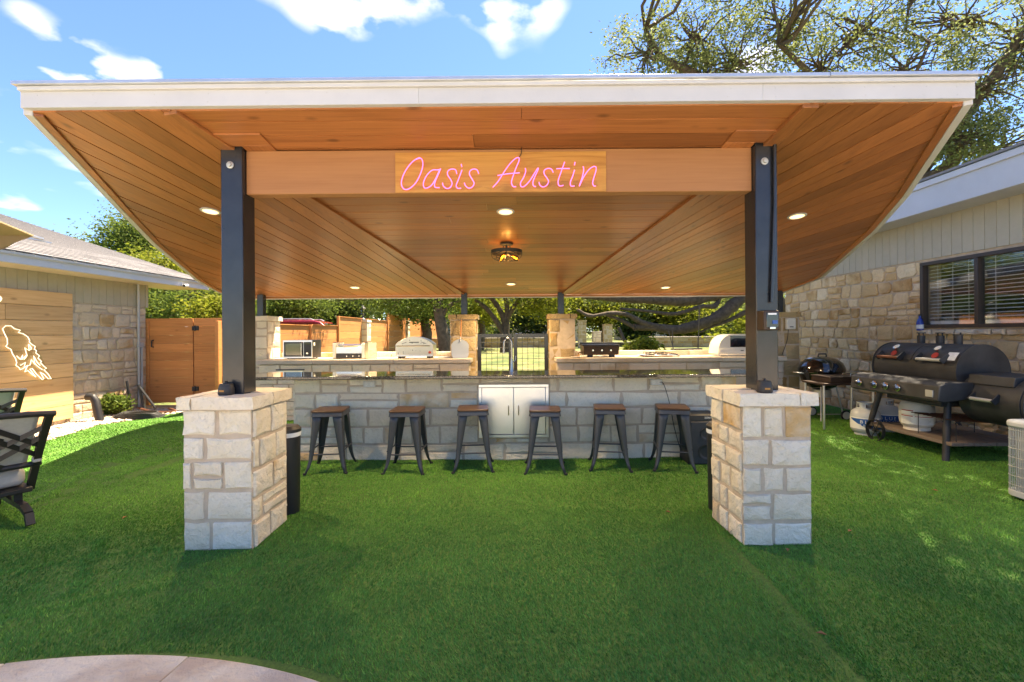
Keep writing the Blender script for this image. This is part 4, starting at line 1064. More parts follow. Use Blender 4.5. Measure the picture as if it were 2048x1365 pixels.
# ================================================================ APPLIANCES ON THE BACK COUNTERS
CT = 1.037
def box_from(px0, px1, py0, py1, D): a, b = atY(px0, py1, D), atY(px1, py0, D); return a.x, b.x, max(a.z, CT), b.z
def knob(t, c, r, d, mat, ax='Y', nm='knob', n=16):
    s = -1
    m = MB(); m.lathe([(0,0),(r,0),(r*.95,s*d*.6),(r*.7,s*d),(0,s*d)], c, n, ax); return m.build(nm, mat, t, smooth=True)
def microwave():
    D = 7.92; x0, x1, z0, z1 = box_from(566,624,680,714,D); z0 = CT+.018; z1 = atY(590,681,D).z
    t = thing('microwave', 'stainless microwave oven on the left back counter', 'microwave', ((x0+x1)/2, D+.18, CT))
    m = MB(); m.box((x0, D+.02, z0), (x1, D+.38, z1)); m.build('case', 'black_plastic', t, bev=.004)
    m = MB(); m.box((x0-.002, D, z0-.002), (x1+.002, D+.02, z1+.002)); m.build('front_frame', 'stainless', t, bev=.004)
    dx = x0+(x1-x0)*.70
    m = MB(); m.box((x0+.02, D-.008, z0+.025), (dx, D, z1-.03)); d = m.build('door', 'black_plastic', t, bev=.003)
    m = MB(); m.box((x0+.05, D-.011, z0+.05), (dx-.05, D-.0085, z1-.055)); m.build('door_window', 'oven_glass', d)
    m = MB(); m.box((x0+.05, D-.0082, z0+.05), (dx-.05, D-.008, z1-.055)); m.build('door_mesh', 'rust', d)
    m = MB(); m.tube([(dx-.02,D-.008,z0+.04),(dx-.02,D-.035,z0+.05),(dx-.02,D-.035,z1-.055),(dx-.02,D-.008,z1-.045)], .010, 8); m.build('door_handle', 'chrome', d, smooth=True)
    m = MB(); m.box((dx+.012, D-.007, z0+.025), (x1-.012, D, z1-.03)); cp = m.build('control_panel', 'black_plastic', t, bev=.002)
    knob(cp, ((dx+x1)/2, D-.007, z0+.085), .022, .02, 'chrome')
    m = MB(); m.box((dx+.025, D-.009, z1-.075), (x1-.025, D-.0072, z1-.05)); m.build('display', 'black_gloss', cp)
    m = MB(); m.box((x1-.0, D+.06, z1-.10), (x1+.002, D+.12, z1-.04)); m.build('sticker', 'label_white', t)
    for xx in (x0+.06, x1-.06):
        for yy in (D+.06, D+.33):
            m = MB(); m.cyl((xx,yy,CT-.001),(xx,yy,z0+.005),.014,n=10); m.build('foot', 'rubber', t)
microwave()
def roller_grill():
    D = 7.90; x0, x1 = atY(665,700,D).x, atY(733,700,D).x; z1 = atY(690,690,D).z
    t = thing('roller_grill', 'cream and steel hot dog roller grill next to the microwave', 'roller grill', ((x0+x1)/2, D+.2, CT))
    zt = atY(690,686,D).z
    for a, b in ((x0, x0+.055), (x1-.055-.03, x1-.03)):
        m = MB(); m.prism([(a,D,CT+.008),(a,D,zt-.01),(a,D+.02,zt),(a,D+.40,zt),(a,D+.40,CT+.008)], (b-a,0,0)); e = m.build('end_panel', 'cream_metal', t, bev=.004)
        m = MB(); m.box((a+.004,D+.03,zt),(b-.004,D+.38,zt+.012)); m.build('end_cap', 'rust', e)
    xa, xb = x0+.056, x1-.086; h = zt-CT
    m = MB(); m.box((xa, D+.012, CT+.012), (xb, D+.03, CT+h*.33)); pn = m.build('control_panel', 'black_plastic', t, bev=.002)
    for k in range(3): knob(pn, (xa+(xb-xa)*(.42+.24*k), D+.012, CT+h*.17), .013, .012, 'chrome')
    m = MB(); m.box((xa, D+.016, CT+h*.34), (xb, D+.03, CT+h*.74)); dr = m.build('drip_drawer', 'stainless', t, bev=.003)
    m = MB(); m.box((xa+(xb-xa)*.38, D+.008, CT+h*.52), (xa+(xb-xa)*.6, D+.017, CT+h*.56)); m.build('drawer_handle', 'chrome', dr)
    m = MB(); m.box((xa, D+.03, CT+.012), (xb, D+.39, CT+h*.70)); m.build('body', 'galv', t)
    for k in range(9):
        y = D+.04+k*.04; m = MB(); m.cyl((xa,y,CT+h*.84),(xb,y,CT+h*.84),.013,n=12); m.build('roller', 'chrome', t, smooth=True)
    m = MB(); px = atY(690,697,D).x; m.box((x1+.0, D+.1, CT), (x1+.14, D+.13, atY(740,686,D).z)); 
    bx = m.build('splash_tile', 'limestone'); bx.location.y = 0
    tag(bx, 'thin white stone tile standing behind the roller grill', 'tile')
roller_grill()
def pizza_oven():
    D = 7.90; x0, x1 = atY(791,700,D).x, atY(866,700,D).x; z0 = CT+.035; zs = atY(828,690,D).z; zt = atY(828,674,D).z
    t = thing('pizza_oven', 'domed stainless tabletop pizza oven beside the pizza peel', 'pizza oven', ((x0+x1)/2, D+.2, CT))
    n = 14; arc = [(x0+(x1-x0)*k/n, zs+(zt-zs)*math.sin(math.pi*k/n)**.8) for k in range(n+1)]
    prof = [(x0,z0)]+arc+[(x1,z0)]
    m = MB(); m.prism([(x,D,z) for x,z in prof], (0,.36,0)); m.build('shell', 'stainless', t, bev=.004)
    m = MB(); m.prism([(x*.97+.03*(x0+x1)/2,D-.012,z0+.03+(z-z0)*.93) for x,z in prof], (0,.012,0)); fc = m.build('front_plate', 'cream_metal', t, bev=.003)
    m = MB(); m.tube([(x0+.03,D-.012,zs-.02),(x0+.03,D-.035,zs-.02),(x1-.05,D-.035,zs-.02),(x1-.05,D-.012,zs-.02)], .009, 8); m.build('door_handle', 'chrome', t, smooth=True)
    m = MB(); m.box(((x0+x1)/2-.085,D-.016,zs+.035),((x0+x1)/2+.085,D-.0125,zs+.05)); m.build('vent_slot', 'black_iron', t)
    for sg in (-1,1):
        m = MB(); c = (x0+x1)/2; m.bar((c+sg*.13,D-.014,zs+.045),(c+sg*.21,D-.014,zs+.02),.003,.008); m.build('vent_slot', 'black_iron', t)
    knob(t, (x1-.055, D-.012, z0+.07), .024, .025, 'dial_red')
    for xx in (x0+.07, x1-.08):
        for yy in (D+.03, D+.30):
            m = MB(); m.box((xx-.03,yy-.02,CT),(xx+.03,yy+.02,z0+.005)); m.build('foot', 'black_plastic', t)
pizza_oven()
def peel():
    y = 7.88; p = lambda u, v, dy=0: atY(u, v, y+dy)
    t = thing('pizza_peel', 'aluminium pizza peel with wooden handle leaning against the golden pier', 'pizza peel', tuple(p(919,716)))
    blade = [(903,710),(902,690),(906,684),(915,679),(923,679),(933,684),(937,690),(937,711),(934,717),(906,717)]
    m = MB(); m.prism([p(u,v)+Vector((0,(717-v)*.0015,0)) for u,v in blade], (0,.004,0)); m.build('blade', 'peel_metal', t)
    m = MB(); a = p(920,684)+Vector((0,.04,0)); b = p(920.5,674)+Vector((0,.06,0)); m.tube([a,b],[.012,.008],8); m.build('ferrule', 'stainless', t, smooth=True)
    m = MB(); m.tube([b, p(921,640)+Vector((0,.12,0))], .011, 10); m.build('handle', 'fence_x', t, smooth=True)
peel()
def griddle():
    D = 7.85; x0, x1 = atY(1167,700,D).x, atY(1239,700,D).x; zt = atY(1200,690,D).z
    t = thing('flat_top_griddle', 'black tabletop griddle with three knobs on the right back counter', 'griddle', ((x0+x1)/2, D+.2, CT))
    m = MB(); m.prism([(x0+.01,D+.02,CT+.045),(x1-.01,D+.02,CT+.045),(x1,D,zt-.02),(x0,D,zt-.02)], (0,.40,0)); m.build('body', 'dark_bronze', t, bev=.006)
    m = MB(); m.box((x0-.01,D-.01,zt-.018),(x1+.0,D+.42,zt+.005)); m.box((x0,D+.40,zt+.005),(x1,D+.42,zt+.035)); m.build('cooktop', 'black_iron', t, bev=.004)
    for k in range(3): knob(t, (x0+(x1-x0)*(.26+.25*k), D+.008, (zt+CT)/2+.012), .022, .022, 'chrome')
    for xx in (x0+.08, x1-.16):
        m = MB(); m.box((xx,D+.05,CT),(xx+.09,D+.13,CT+.05)); m.build('foot', 'black_plastic', t, bev=.004)
    m = MB(); m.tube(spline([(x0-.01,D+.3,CT+.08),(x0-.06,D+.25,CT+.05),(x0-.05,D+.15,CT+.02),(x0-.12,D+.2,CT+.012)]), .008, 6); m.build('gas_hose', 'sign_wood', t, smooth=True)
griddle()
def cooktop():
    D = 7.85; x0, x1 = atY(1287,708,D).x, atY(1362,708,D).x
    t = thing('gas_cooktop', 'stainless gas cooktop with cast iron grates in front of the swing', 'cooktop', ((x0+x1)/2, D+.2, CT))
    m = MB(); m.prism([(x0+.03,D+.02,CT+.006),(x1-.03,D+.02,CT+.006),(x1,D,CT+.03),(x0,D,CT+.03)], (0,.42,0)); m.build('tray', 'stainless', t, bev=.006)
    for k in range(4):
        cx_, cy_ = x0+(x1-x0)*(.28+.34*(k%2)), D+.12+.2*(k//2)
        m = MB(); m.lathe([(0,.03),(.045,.03),(.04,.045),(0,.047)], (cx_,cy_,CT), 16); m.build('burner', 'black_iron', t, smooth=True)
        m = MB()
        for a in range(4):
            an = a*math.pi/2+.78; m.bar((cx_+.02*math.cos(an),cy_+.02*math.sin(an),CT+.068),(cx_+.10*math.cos(an),cy_+.10*math.sin(an),CT+.068),.008,.010); m.cyl((cx_+.10*math.cos(an),cy_+.10*math.sin(an),CT+.028),(cx_+.10*math.cos(an),cy_+.10*math.sin(an),CT+.073),.005,n=6)
        m.build('grate', 'black_iron', t)
    for k in range(4): m = MB(); m.lathe([(0,.03),(.016,.03),(.013,.05),(0,.05)], (x1-.05, D+.06+k*.09, CT), 12); m.build('knob', 'black_plastic', t, smooth=True)
    m = MB(); m.box((x1-.15,D-.004,CT+.006),(x1-.06,D+.0,CT+.026)); m.build('sticker', 'label_white', t)
cooktop()
def white_oven():
    D = 7.85; x0, x1 = atY(1437,690,D).x, atY(1437,690,D).x+.62; z0 = CT+.04; zt = atY(1460,669,D).z
    t = thing('white_grill', 'pale rounded tabletop grill with dark window, beside the right front post', 'grill', ((x0+x1)/2, D+.2, CT))
    prof = []
    for k in range(11):
        a = math.pi*.5*(k/10); prof.append((x0+.24-.24*math.cos(a), z0+.09+(zt-z0-.09)*math.sin(a)))
    sh = [(x0-.01,z0)]+prof+[(x1,zt),(x1,z0)]
    m = MB(); m.prism([(x,D,z) for x,z in sh], (0,.38,0)); m.build('shell', 'off_white', t, bev=.008)
    m = MB(); m.box((x0+.20,D-.010,z0+.12),(x1-.02,D-.001,zt-.03)); m.build('window', 'black_gloss', t, bev=.006)
    m = MB(); m.box((x0+.02,D-.012,z0+.01),(x1-.01,D-.001,z0+.095)); dr = m.build('front_rail', 'off_white', t, bev=.004)
    m = MB(); m.boxc((x0+.4,D-.013,z0+.06),(.05,.003,.014)); m.build('badge', 'black_plastic', dr)
    for xx in (x0+.01, x0+.17, x1-.1):
        m = MB(); m.tube([(xx,D+.03,z0+.02),(xx+.01,D+.02,CT)], [.022,.009], 10); m.build('leg', 'off_white', t, smooth=True)
    m = MB(); m.box((x0+.06,D+.03,CT+.001),(x1,D+.34,CT+.008)); m.build('tray', 'off_white', t)
white_oven()
# small plate lights on the counter
for px, lb in ((1152,'small white dish on the right back counter beside the golden pier'),):
    p = atY(px,714,7.85); m = MB(); m.lathe([(0,0),(.05,0),(.095,.012),(.09,.014),(.05,.006),(0,.006)], (p.x,7.86,CT), 24); tag(m.build('dish', 'off_white', smooth=True), lb, 'dish')
# faucet and sink on the bar
fp = Vector(((1023-1024)/FPX*5.45, 5.45, 1.008)); t = thing('faucet', 'tall gooseneck chrome faucet on the granite bar top', 'faucet', tuple(fp))
m = MB(); m.lathe([(0,0),(.03,0),(.028,.012),(.022,.05),(.018,.16),(0,.16)], fp, 18); m.build('body', 'faucet_steel', t, smooth=True)
pts = [fp+Vector((0,0,.15)), fp+Vector((0,0,.30))]+[fp+Vector((-.045+.045*math.cos(a), 0, .34+.06*math.sin(a))) for a in np.linspace(0,math.pi,9)]+[fp+Vector((-.092,0,.29))]
m = MB(); m.tube(pts, .014, 12); m.build('spout', 'faucet_steel', t, smooth=True)
m = MB(); m.cyl(fp+Vector((-.092,0,.29)), fp+Vector((-.094,0,.225)), .017); m.build('spray_head', 'faucet_steel', t, smooth=True)
m = MB(); m.tube([fp+Vector((.015,0,.11)), fp+Vector((.045,0,.14)), fp+Vector((.05,0,.19))], .006, 8); m.build('lever', 'faucet_steel', t, smooth=True)
# mesh gate
gA, gB = -.625, .65; GY = 8.22; gtop = atY(1024,668,GY).z; gmid = atY(1026,700,GY).x
for a, b, lb in ((gA, gmid-.012, 'left leaf of the black metal mesh gate between the golden piers'), (gmid+.012, gB, 'right leaf of the black metal mesh gate, behind the faucet')):
    t = thing('mesh_gate', lb, 'gate', ((a+b)/2, GY, 0), 'mesh gate leaves'); w = .066
    for p, q in (((a,GY,.08),(a+w,GY+.05,gtop)), ((b-w,GY,.08),(b,GY+.05,gtop)), ((a+w,GY+.001,gtop-w),(b-w,GY+.049,gtop)), ((a+w,GY+.001,.08),(b-w,GY+.049,.08+w))):
        m = MB(); m.box(p, q); m.build('frame_tube', 'black_steel', t, bev=.003)
    x = a+w+.09
    while x < b-w-.03: m = MB(); m.cyl((x,GY+.02,.1),(x,GY+.02,gtop-.02),.0042,n=6); m.build('mesh_wire', 'black_iron', t); x += .1
    z = .2
    while z < gtop-.06: m = MB(); m.cyl((a+.02,GY+.027,z),(b-.02,GY+.027,z),.0042,n=6); m.build('mesh_wire', 'black_iron', t); z += .1

# ================================================================ SMALL THINGS NEAR THE FRONT PIERS
for (px, py), lb in (((453,790),'small black lidded pot on the left front pier'), ((1539,788),'small black lidded pot on the right front pier')):
    p = atZ(px, py, 1.052); t = thing('lidded_pot', lb, 'pot', (p.x, max(p.y,3.14), 1.05), 'lidded pots on the front piers'); b = Vector((p.x, max(p.y,3.14), 1.05))
    m = MB(); m.lathe([(0,0),(.046,0),(.052,.01),(.050,.05),(.044,.072),(0,.072)], b, 24); m.build('jar', 'ceramic', t, smooth=True)
    m = MB(); m.lathe([(0,.073),(.043,.073),(.042,.082),(.012,.084),(.009,.092),(.013,.098),(0,.10)], b, 24); m.build('lid', 'ceramic', t, smooth=True)
    m = MB(); ang = [R(-115+k*5) for k in range(9)]; n = len(ang)
    m.add([b+Vector((.0528*math.cos(a),.0528*math.sin(a),z)) for z in (.028,.040) for a in ang], [(i,i+1,n+i+1,n+i) for i in range(n-1)]); m.build('label_strip', 'sign_wood', t)
for x, lb in ((-1.85,'slim black bin with white liner behind the left front pier'), (1.70,'slim black bin with white liner behind the right front pier')):
    y = 3.74; t = thing('slim_bin', lb, 'bin', (x,y,0), 'slim bins behind the front piers'); b = Vector((x,y,.012)); H_ = .66
    m = MB(); m.lathe([(0,0),(.085,0),(.09,.02),(.098,H_),(.09,H_),(.08,H_-.02),(0,H_-.02)], b, 24); m.build('body', 'black_plastic', t, smooth=True)
    m = MB(); m.lathe([(.099,H_-.03),(.102,H_-.02),(.102,H_+.004),(.092,H_+.008),(.088,H_-.02)], b, 24); m.build('liner', 'label_white', t, smooth=True)
    m = MB(); m.lathe([(.104,H_+.006),(.104,H_+.03),(.08,H_+.055),(0,H_+.062)], b, 24); m.build('lid', 'black_plastic', t, smooth=True)
def speaker():
    x0, x1 = atY(1376,880,4.98).x, atY(1440,880,4.98).x; y0 = 4.95; z1 = atY(1400,830,y0).z
    t = thing('black_speaker', 'black party loudspeaker standing at the right end of the bar', 'speaker', ((x0+x1)/2, y0+.14, 0))
    m = MB(); m.prism([(x0,y0+.02,.012),(x1,y0+.02,.012),(x1,y0+.30,.012),(x0,y0+.30,.012)], (0,0,z1-.012)); m.build('cabinet', 'black_plastic', t, bev=.02, seg=3)
    m = MB(); m.box((x0+.015,y0,.03),(x1-.015,y0+.021,z1-.075)); gr = m.build('grille', 'black_iron', t, bev=.012)
    for zz, r_ in ((.16,.085),(.36,.065)):
        m = MB(); m.lathe([(r_,0),(r_,-.008),(r_*.85,-.008),(r_*.3,.012),(0,.004)], ((x0+x1)/2+.01, y0-.001, zz), 24, 'Y'); m.build('driver_cone', 'black_plastic', t, smooth=True)
    m = MB(); m.box((x0+.005,y0+.008,z1-.07),(x1-.005,y0+.02,z1-.008)); hp = m.build('head_panel', 'black_plastic', t, bev=.004)
    lx = atY(1415,834,y0).x
    text_mesh('lettering', 'SONY', .030, 'label_white', t, Matrix.Translation(Vector((lx+.01, y0+.006, z1-.035))-base_of(t)) @ Matrix.Rotation(R(90),4,'X'), .0008)
    m = MB(); S0 = PLUG
    m.tube(spline([S0, S0+Vector((.03,-.03,-.01)), S0+Vector((.075,-.03,-.14)), S0+Vector((.12,-.02,-.32)), S0+Vector((.17,.0,-.55)), S0+Vector((.26,-.0,-.84)), S0+Vector((.36,-.02,-.875)), Vector((x0+.05,y0+.29,.10))]), .0042, 6); cd = m.build('power_cord', 'cord_black', smooth=True)
    tag(cd, 'black power cord hanging from the right bar outlet to the speaker', 'cord')
speaker()
p = atY(1580,648,8.02); t = thing('wall_box', 'small off-white weatherproof box mounted on the rear right pier', 'box', tuple(p))
m = MB(); m.box((p.x-.085,7.98,p.z-.10),(p.x+.085,8.046,p.z+.10)); m.build('housing', 'off_white', t, bev=.022, seg=4)
m = MB(); m.box((p.x-.03,7.977,p.z-.062),(p.x+.035,7.981,p.z-.048)); m.build('badge', 'black_plastic', t)
m = MB(); m.tube(spline([(p.x-.03,8.02,p.z-.09),(p.x-.05,8.03,p.z-.3),(p.x-.14,8.03,p.z-.55)]), .005, 6); m.build('cable', 'cord_black', t, smooth=True)

# ================================================================ SMOKER GRILL AND NEIGHBOURS
def smoker():
    ax, az, r = 5.25, 1.0, .30; y0, y1 = 5.08, 6.25
    t = thing('smoker_grill', 'big black barrel smoker grill with side firebox against the right house wall', 'smoker', (5.3,5.6,0))
    # barrel as two lids and a lower half
    def half(ya, yb, a0, a1, rr, nm, n=16, caps=True):
        m = MB(); A = [R(a0+(a1-a0)*k/n) for k in range(n+1)]
        poly = [(ax+rr*math.cos(a), ya, az+rr*math.sin(a)) for a in A]; m.prism(poly, (0,yb-ya,0)); return m.build(nm, 'black_iron', t, smooth=True, ang=50)
    half(y0, y1, 158, 382, r-.006, 'firepot_shell' if False else 'lower_barrel'); 
    ym = (y0+y1)/2
    for a, b in ((y0+.012, ym-.006), (ym+.006, y1-.012)):
        l = half(a, b, 20, 160, r+.006, 'lid')
        c = (a+b)/2; hx, hz = ax-(r+.055)*math.cos(R(20)), az+(r+.03)*math.sin(R(22))
        m = MB(); m.cyl((hx,c-.16,hz),(hx,c+.16,hz),.020,n=12); m.build('handle', 'galv' if a < 5.5 else 'rust', l, smooth=True)
        for yy in (c-.17, c+.17): m = MB(); m.bar((hx-.012,yy,hz-.02),(ax-r*.85,yy,hz+.06),.014,.06); m.build('handle_bracket', 'black_iron', l)
        an = R(128); p = Vector((ax+(r+.008)*math.cos(an), c+.02, az+(r+.008)*math.sin(an))); nrm = Vector((math.cos(an),0,math.sin(an)))
        m = MB(); m.cyl(p, p+nrm*.022, .042, n=20); g_ = m.build('thermometer', 'chrome', l, smooth=True)
        m = MB(); m.cyl(p+nrm*.022, p+nrm*.024, .034, n=20); m.build('dial', 'off_white', l)
        an = R(146); p = Vector((ax+(r+.006)*math.cos(an), c+.0, az+(r+.006)*math.sin(an))); nrm = Vector((math.cos(an),0,math.sin(an)))
        m = MB(); m.cyl(p, p+nrm*.006, .040, n=18); m.build('badge', 'dial_red', l)
    an0, an1 = R(150), R(166); m = MB(); k = [R(136+4*i) for i in range(6)]; n = len(k)
    m.add([(ax+(r+.010)*math.cos(a), y, az+(r+.010)*math.sin(a)) for y in (y0+.03,y0+.15) for a in k], [(i,i+1,n+i+1,n+i) for i in range(n-1)]); m.build('instruction_sticker', 'paper', t)
    for ya in (y0-.004, y1+.004):
        m = MB(); m.lathe([(0,-.006),(r+.010,-.006),(r+.010,.006),(0,.006)], (ax,ya,az), 40, 'Y'); m.build('end_disc', 'black_iron', t, smooth=True)
    for px in (1842,1880,1916):
        yy = 5.36*FPX/(px-1024); m = MB(); m.cyl((5.36,yy,az+.26),(5.36,yy,az+.40),.042,n=18); st = m.build('smokestack', 'black_iron', t, smooth=True)
        if px < 1900:
            m = MB(); m.cyl((5.36,yy,az+.428),(5.36,yy,az+.44),.046,n=18)
            for k_ in (-1,1): m.boxc((5.36+.0,yy+k_*.03,az+.412),(.012,.01,.035))
        else:
            m = MB(); m.cyl((5.36,yy,az+.402),(5.36,yy,az+.415),.048,n=18); m.boxc((5.36,yy-.03,az+.425),(.012,.012,.03))
        m.build('stack_cap', 'black_iron', st, smooth=True)
    # control shelf on the front
    sx0, sx1 = 4.60, 4.97; ya, yb = 4.92, 6.20
    m = MB(); m.prism([(sx0,ya,.70),(sx0+.02,ya,.86),(sx0+.10,ya,.90),(sx1+.02,ya,.90),(sx1+.02,ya,.72),(sx0+.06,ya,.68)], (0,yb-ya,0)); sh = m.build('control_shelf', 'black_iron', t, bev=.012)
    for py in (1718,1748,1770,1794):
        yy = 4.60*FPX/(py-1024); m = MB(); m.lathe([(0,0),(.040,0),(.044,-.008),(.034,-.014),(.028,-.045),(0,-.048)], (sx0+.002,yy,.785), 18, 'X'); kb = m.build('burner_knob', 'chrome', sh, smooth=True)
        m = MB(); m.lathe([(0,-.046),(.027,-.046),(.024,-.056),(0,-.057)], (sx0+.002,yy,.785), 18, 'X'); m.build('knob_face', 'black_plastic', sh)
    m = MB(); m.box((sx0-.004,ya+.06,.735),(sx0+.010,ya+.15,.81)); m.build('name_plate', 'galv', sh, bev=.002)
    m = MB(); m.box((4.85,5.15,.60),(5.6,5.9,.66)); m.build('ash_tray', 'black_iron', t, bev=.01)
    # legs, wheels, shelf
    for (xa,ya_,xb,yb_) in ((4.98,5.2,4.83,5.08),(5.55,5.2,5.80,5.05),(4.98,6.1,4.86,6.22),(5.55,6.1,5.78,6.25)):
        m = MB(); m.cyl((xa,ya_,.80),(xb,yb_,.005 if yb_ < 6 else .14),.034,n=14); m.build('leg', 'black_iron', t, smooth=True)
    for xx in (4.82,5.84):
        m = MB(); R_ = .135; c = Vector((xx, 6.05, .147)); n = 28
        ring = [(R_,-.022),(R_+.006,-.022),(R_+.006,.022),(R_,.022)]
        m.add([c+Vector((h, rr*math.cos(2*math.pi*k/n), rr*math.sin(2*math.pi*k/n))) for k in range(n) for rr, h in ring], [(k*4+j,k*4+(j+1)%4,((k+1)%n)*4+(j+1)%4,((k+1)%n)*4+j) for k in range(n) for j in range(4)])
        wh = m.build('wheel', 'black_iron', t, smooth=True)
        m = MB(); m.cyl(c-Vector((.03,0,0)), c+Vector((.03,0,0)), .022, n=12)
        for k in range(6): m.bar(c, c+Vector((0,R_*math.cos(k*1.047),R_*math.sin(k*1.047))), .012, .006, (1,0,0))
        m.build('spokes', 'black_iron', wh)
    m = MB(); 
    for k in range(4): 
        m = MB(); m.box((4.84+k*.25+.003,5.02,.185),(4.84+(k+1)*.25-.003,6.2,.225)); m.build('shelf_board', 'grey_wood', t, bev=.004)
    # firebox on the near end
    fx, fz, fr = 5.22, .72, .265; f0, f1 = 4.42, 5.06
    m = MB(); m.lathe([(0,0),(fr,0),(fr,f1-f0),(0,f1-f0)], (fx,f0,fz), 36, 'Y'); fb = m.build('firebox', 'black_iron', t, smooth=True)
    m = MB(); m.lathe([(fr+.008,.02),(fr+.012,.02),(fr+.012,.05),(fr+.008,.05)], (fx,f0,fz), 36, 'Y'); m.build('firebox_band', 'black_iron', fb, smooth=True)
    m = MB(); m.prism([(fx-.22,f0+.12,fz+.17),(fx-.20,f0+.12,fz+.27),(fx+.2,f0+.12,fz+.285),(fx+.2,f0+.12,fz+.2)], (0,.46,0)); m.build('firebox_hood', 'black_iron', fb, bev=.006)
    hx = fx-fr-.05; m = MB(); m.cyl((hx,f0+.22,fz+.02),(hx,f0+.46,fz+.02),.020,n=12); m.build('firebox_handle', 'galv', fb, smooth=True)
    for yy in (f0+.22,f0+.46): m = MB(); m.bar((hx-.01,yy,fz),(fx-fr*.93,yy,fz+.07),.014,.06); m.build('handle_bracket', 'black_iron', fb)
smoker()
# loose cooking grate on the smoker shelf
t = thing('wire_grate', 'rusty wire cooking grate with legs lying on the smoker shelf', 'grate', (5.15,5.35,.2))
o3 = Vector((4.86,4.98,.44)); 
for k in range(11): m = MB(); m.cyl((4.86,5.0+k*.055,.47-.0*k),(5.66,5.0+k*.055,.43),.005,n=6); m.build('grate_bar', 'rust', t)
for xx in (4.9,5.28,5.62): m = MB(); m.cyl((xx,4.98,.466-(xx-4.9)*.05),(xx,5.58,.466-(xx-4.9)*.05),.006,n=6); m.build('grate_bar', 'black_iron', t)
for xx, yy in ((4.92,5.05),(5.6,5.05),(4.92,5.52),(5.6,5.52)): m = MB(); m.cyl((xx,yy,.46),(xx,yy,.226),.005,n=6); m.build('grate_leg', 'black_iron', t)
def tank(x, y, z0, r, h, mat, lab, style):
    t = thing('propane_tank', lab, 'propane tank', (x,y,z0), 'propane tanks'); b = Vector((x,y,z0))
    pr = [(0,.03),(r*.6,.03),(r*.86,.05),(r*.97,.09),(r,.13),(r,h*.55),(r*.96,h*.66),(r*.82,h*.76),(r*.5,h*.82),(0,h*.83)]
    m = MB(); m.lathe(pr, b, 32); m.build('body', mat, t, smooth=True, ang=60)
    m = MB(); m.lathe([(r*.72,0),(r*.76,0),(r*.74,.05),(r*.70,.05)], b, 24); m.build('foot_ring', mat, t, smooth=True)
    # collar with openings
    m = MB(); n = 32; rc = r*.56; zA, zB, zC, zD = h*.76, h*.84, h*.95, h
    def seg(k0, k1, za, zb):
        A = [2*math.pi*k/n for k in range(k0, k1+1)]; L_ = len(A)
        vs = [b+Vector((rr*math.cos(a), rr*math.sin(a), z)) for z in (za,zb) for rr in (rc,rc-.008) for a in A]
        fs = [(i,i+1,2*L_+i+1,2*L_+i) for i in range(L_-1)]+[(L_+i,L_+i+1,3*L_+i+1,3*L_+i) for i in range(L_-1)]+[(i,i+1,L_+i+1,L_+i) for i in range(L_-1)]+[(2*L_+i,2*L_+i+1,3*L_+i+1,3*L_+i) for i in range(L_-1)]
        m.add(vs, fs)
    seg(0,32,zA,zB); seg(0,32,zC,zD)
    for k0 in (1,11,17,27): seg(k0,k0+4,zB,zC)
    m.build('collar', mat, t, smooth=True)
    m = MB(); m.cyl(b+Vector((0,0,h*.82)), b+Vector((0,0,h*.93)), .018, n=10); m.cyl(b+Vector((0,0,h*.90)), b+Vector((-.06,0,h*.90)), .012, n=10); m.build('valve', 'rust', t)
    A0, A1 = R(200), R(325); n = 18; A = [A0+(A1-A0)*k/n for k in range(n+1)]; L_ = n+1
    view = math.atan2(-y, -x)
    def wrap(za_, zb_, a0, a1, mat_, nm, dr=.002, n=14):
        m = MB(); A = [view+R(a0+(a1-a0)*k/n) for k in range(n+1)]; L_ = n+1
        za = za_ if callable(za_) else (lambda u: za_); zb = zb_ if callable(zb_) else (lambda u: zb_)
        m.add([b+Vector(((r+dr)*math.cos(a),(r+dr)*math.sin(a),za(i/n))) for i, a in enumerate(A)]+[b+Vector(((r+dr)*math.cos(a),(r+dr)*math.sin(a),zb(i/n))) for i, a in enumerate(A)], [(i,i+1,L_+i+1,L_+i) for i in range(L_-1)]); return m.build(nm, mat_, t, smooth=True)
    if style == 'blue':
        wrap(h*.22, h*.56, -75, 75, 'label_white', 'label', .0015)
        wrap(lambda u: h*(.50-.27*min(1,u*1.8)), h*.53, -62, 75, 'label_blue', 'label_print', .003)
        for s, zz, sz in (('BLUE', h*.44, .062), ('RHINO', h*.325, .055)):
            cu = 0
            for i, chh in enumerate(s):
                a = view+R(-14+i*17-(4 if s == 'RHINO' else 0)); p = b+Vector(((r+.0055)*math.cos(a),(r+.0055)*math.sin(a),zz))
                text_mesh('lettering', chh, sz, 'label_white', t, Matrix.Translation(p-base_of(t)) @ Matrix.Rotation(a+R(90),4,'Z') @ Matrix.Rotation(R(90),4,'X'), .0004)
    else:
        wrap(h*.44, h*.56, -55, -8, 'label_white', 'label'); wrap(h*.18, h*.42, -55, 60, 'label_white', 'label')
        wrap(h*.53, h*.555, -54, -10, 'label_red', 'label_print', .003); wrap(h*.385, h*.41, -54, -12, 'label_red', 'label_print', .003); wrap(h*.385, h*.40, -6, 58, 'label_red', 'label_print', .003)
        for k in range(9): wrap(h*(.20+.019*k), h*(.206+.019*k), -50, -10-random.uniform(0,12), 'pvc_grey', 'label_print', .003, 6); wrap(h*(.20+.019*k), h*(.206+.019*k), -2, 50-random.uniform(0,16), 'pvc_grey', 'label_print', .003, 6)
tank(4.93, 6.36, .012, .175, .46, 'tank_grey', 'grey propane tank with blue label standing on the grass beside the smoker wheel', 'blue')
tank(5.08, 5.72, .226, .175, .46, 'tank_white', 'cream propane tank with red warning labels on the smoker shelf', 'warn')
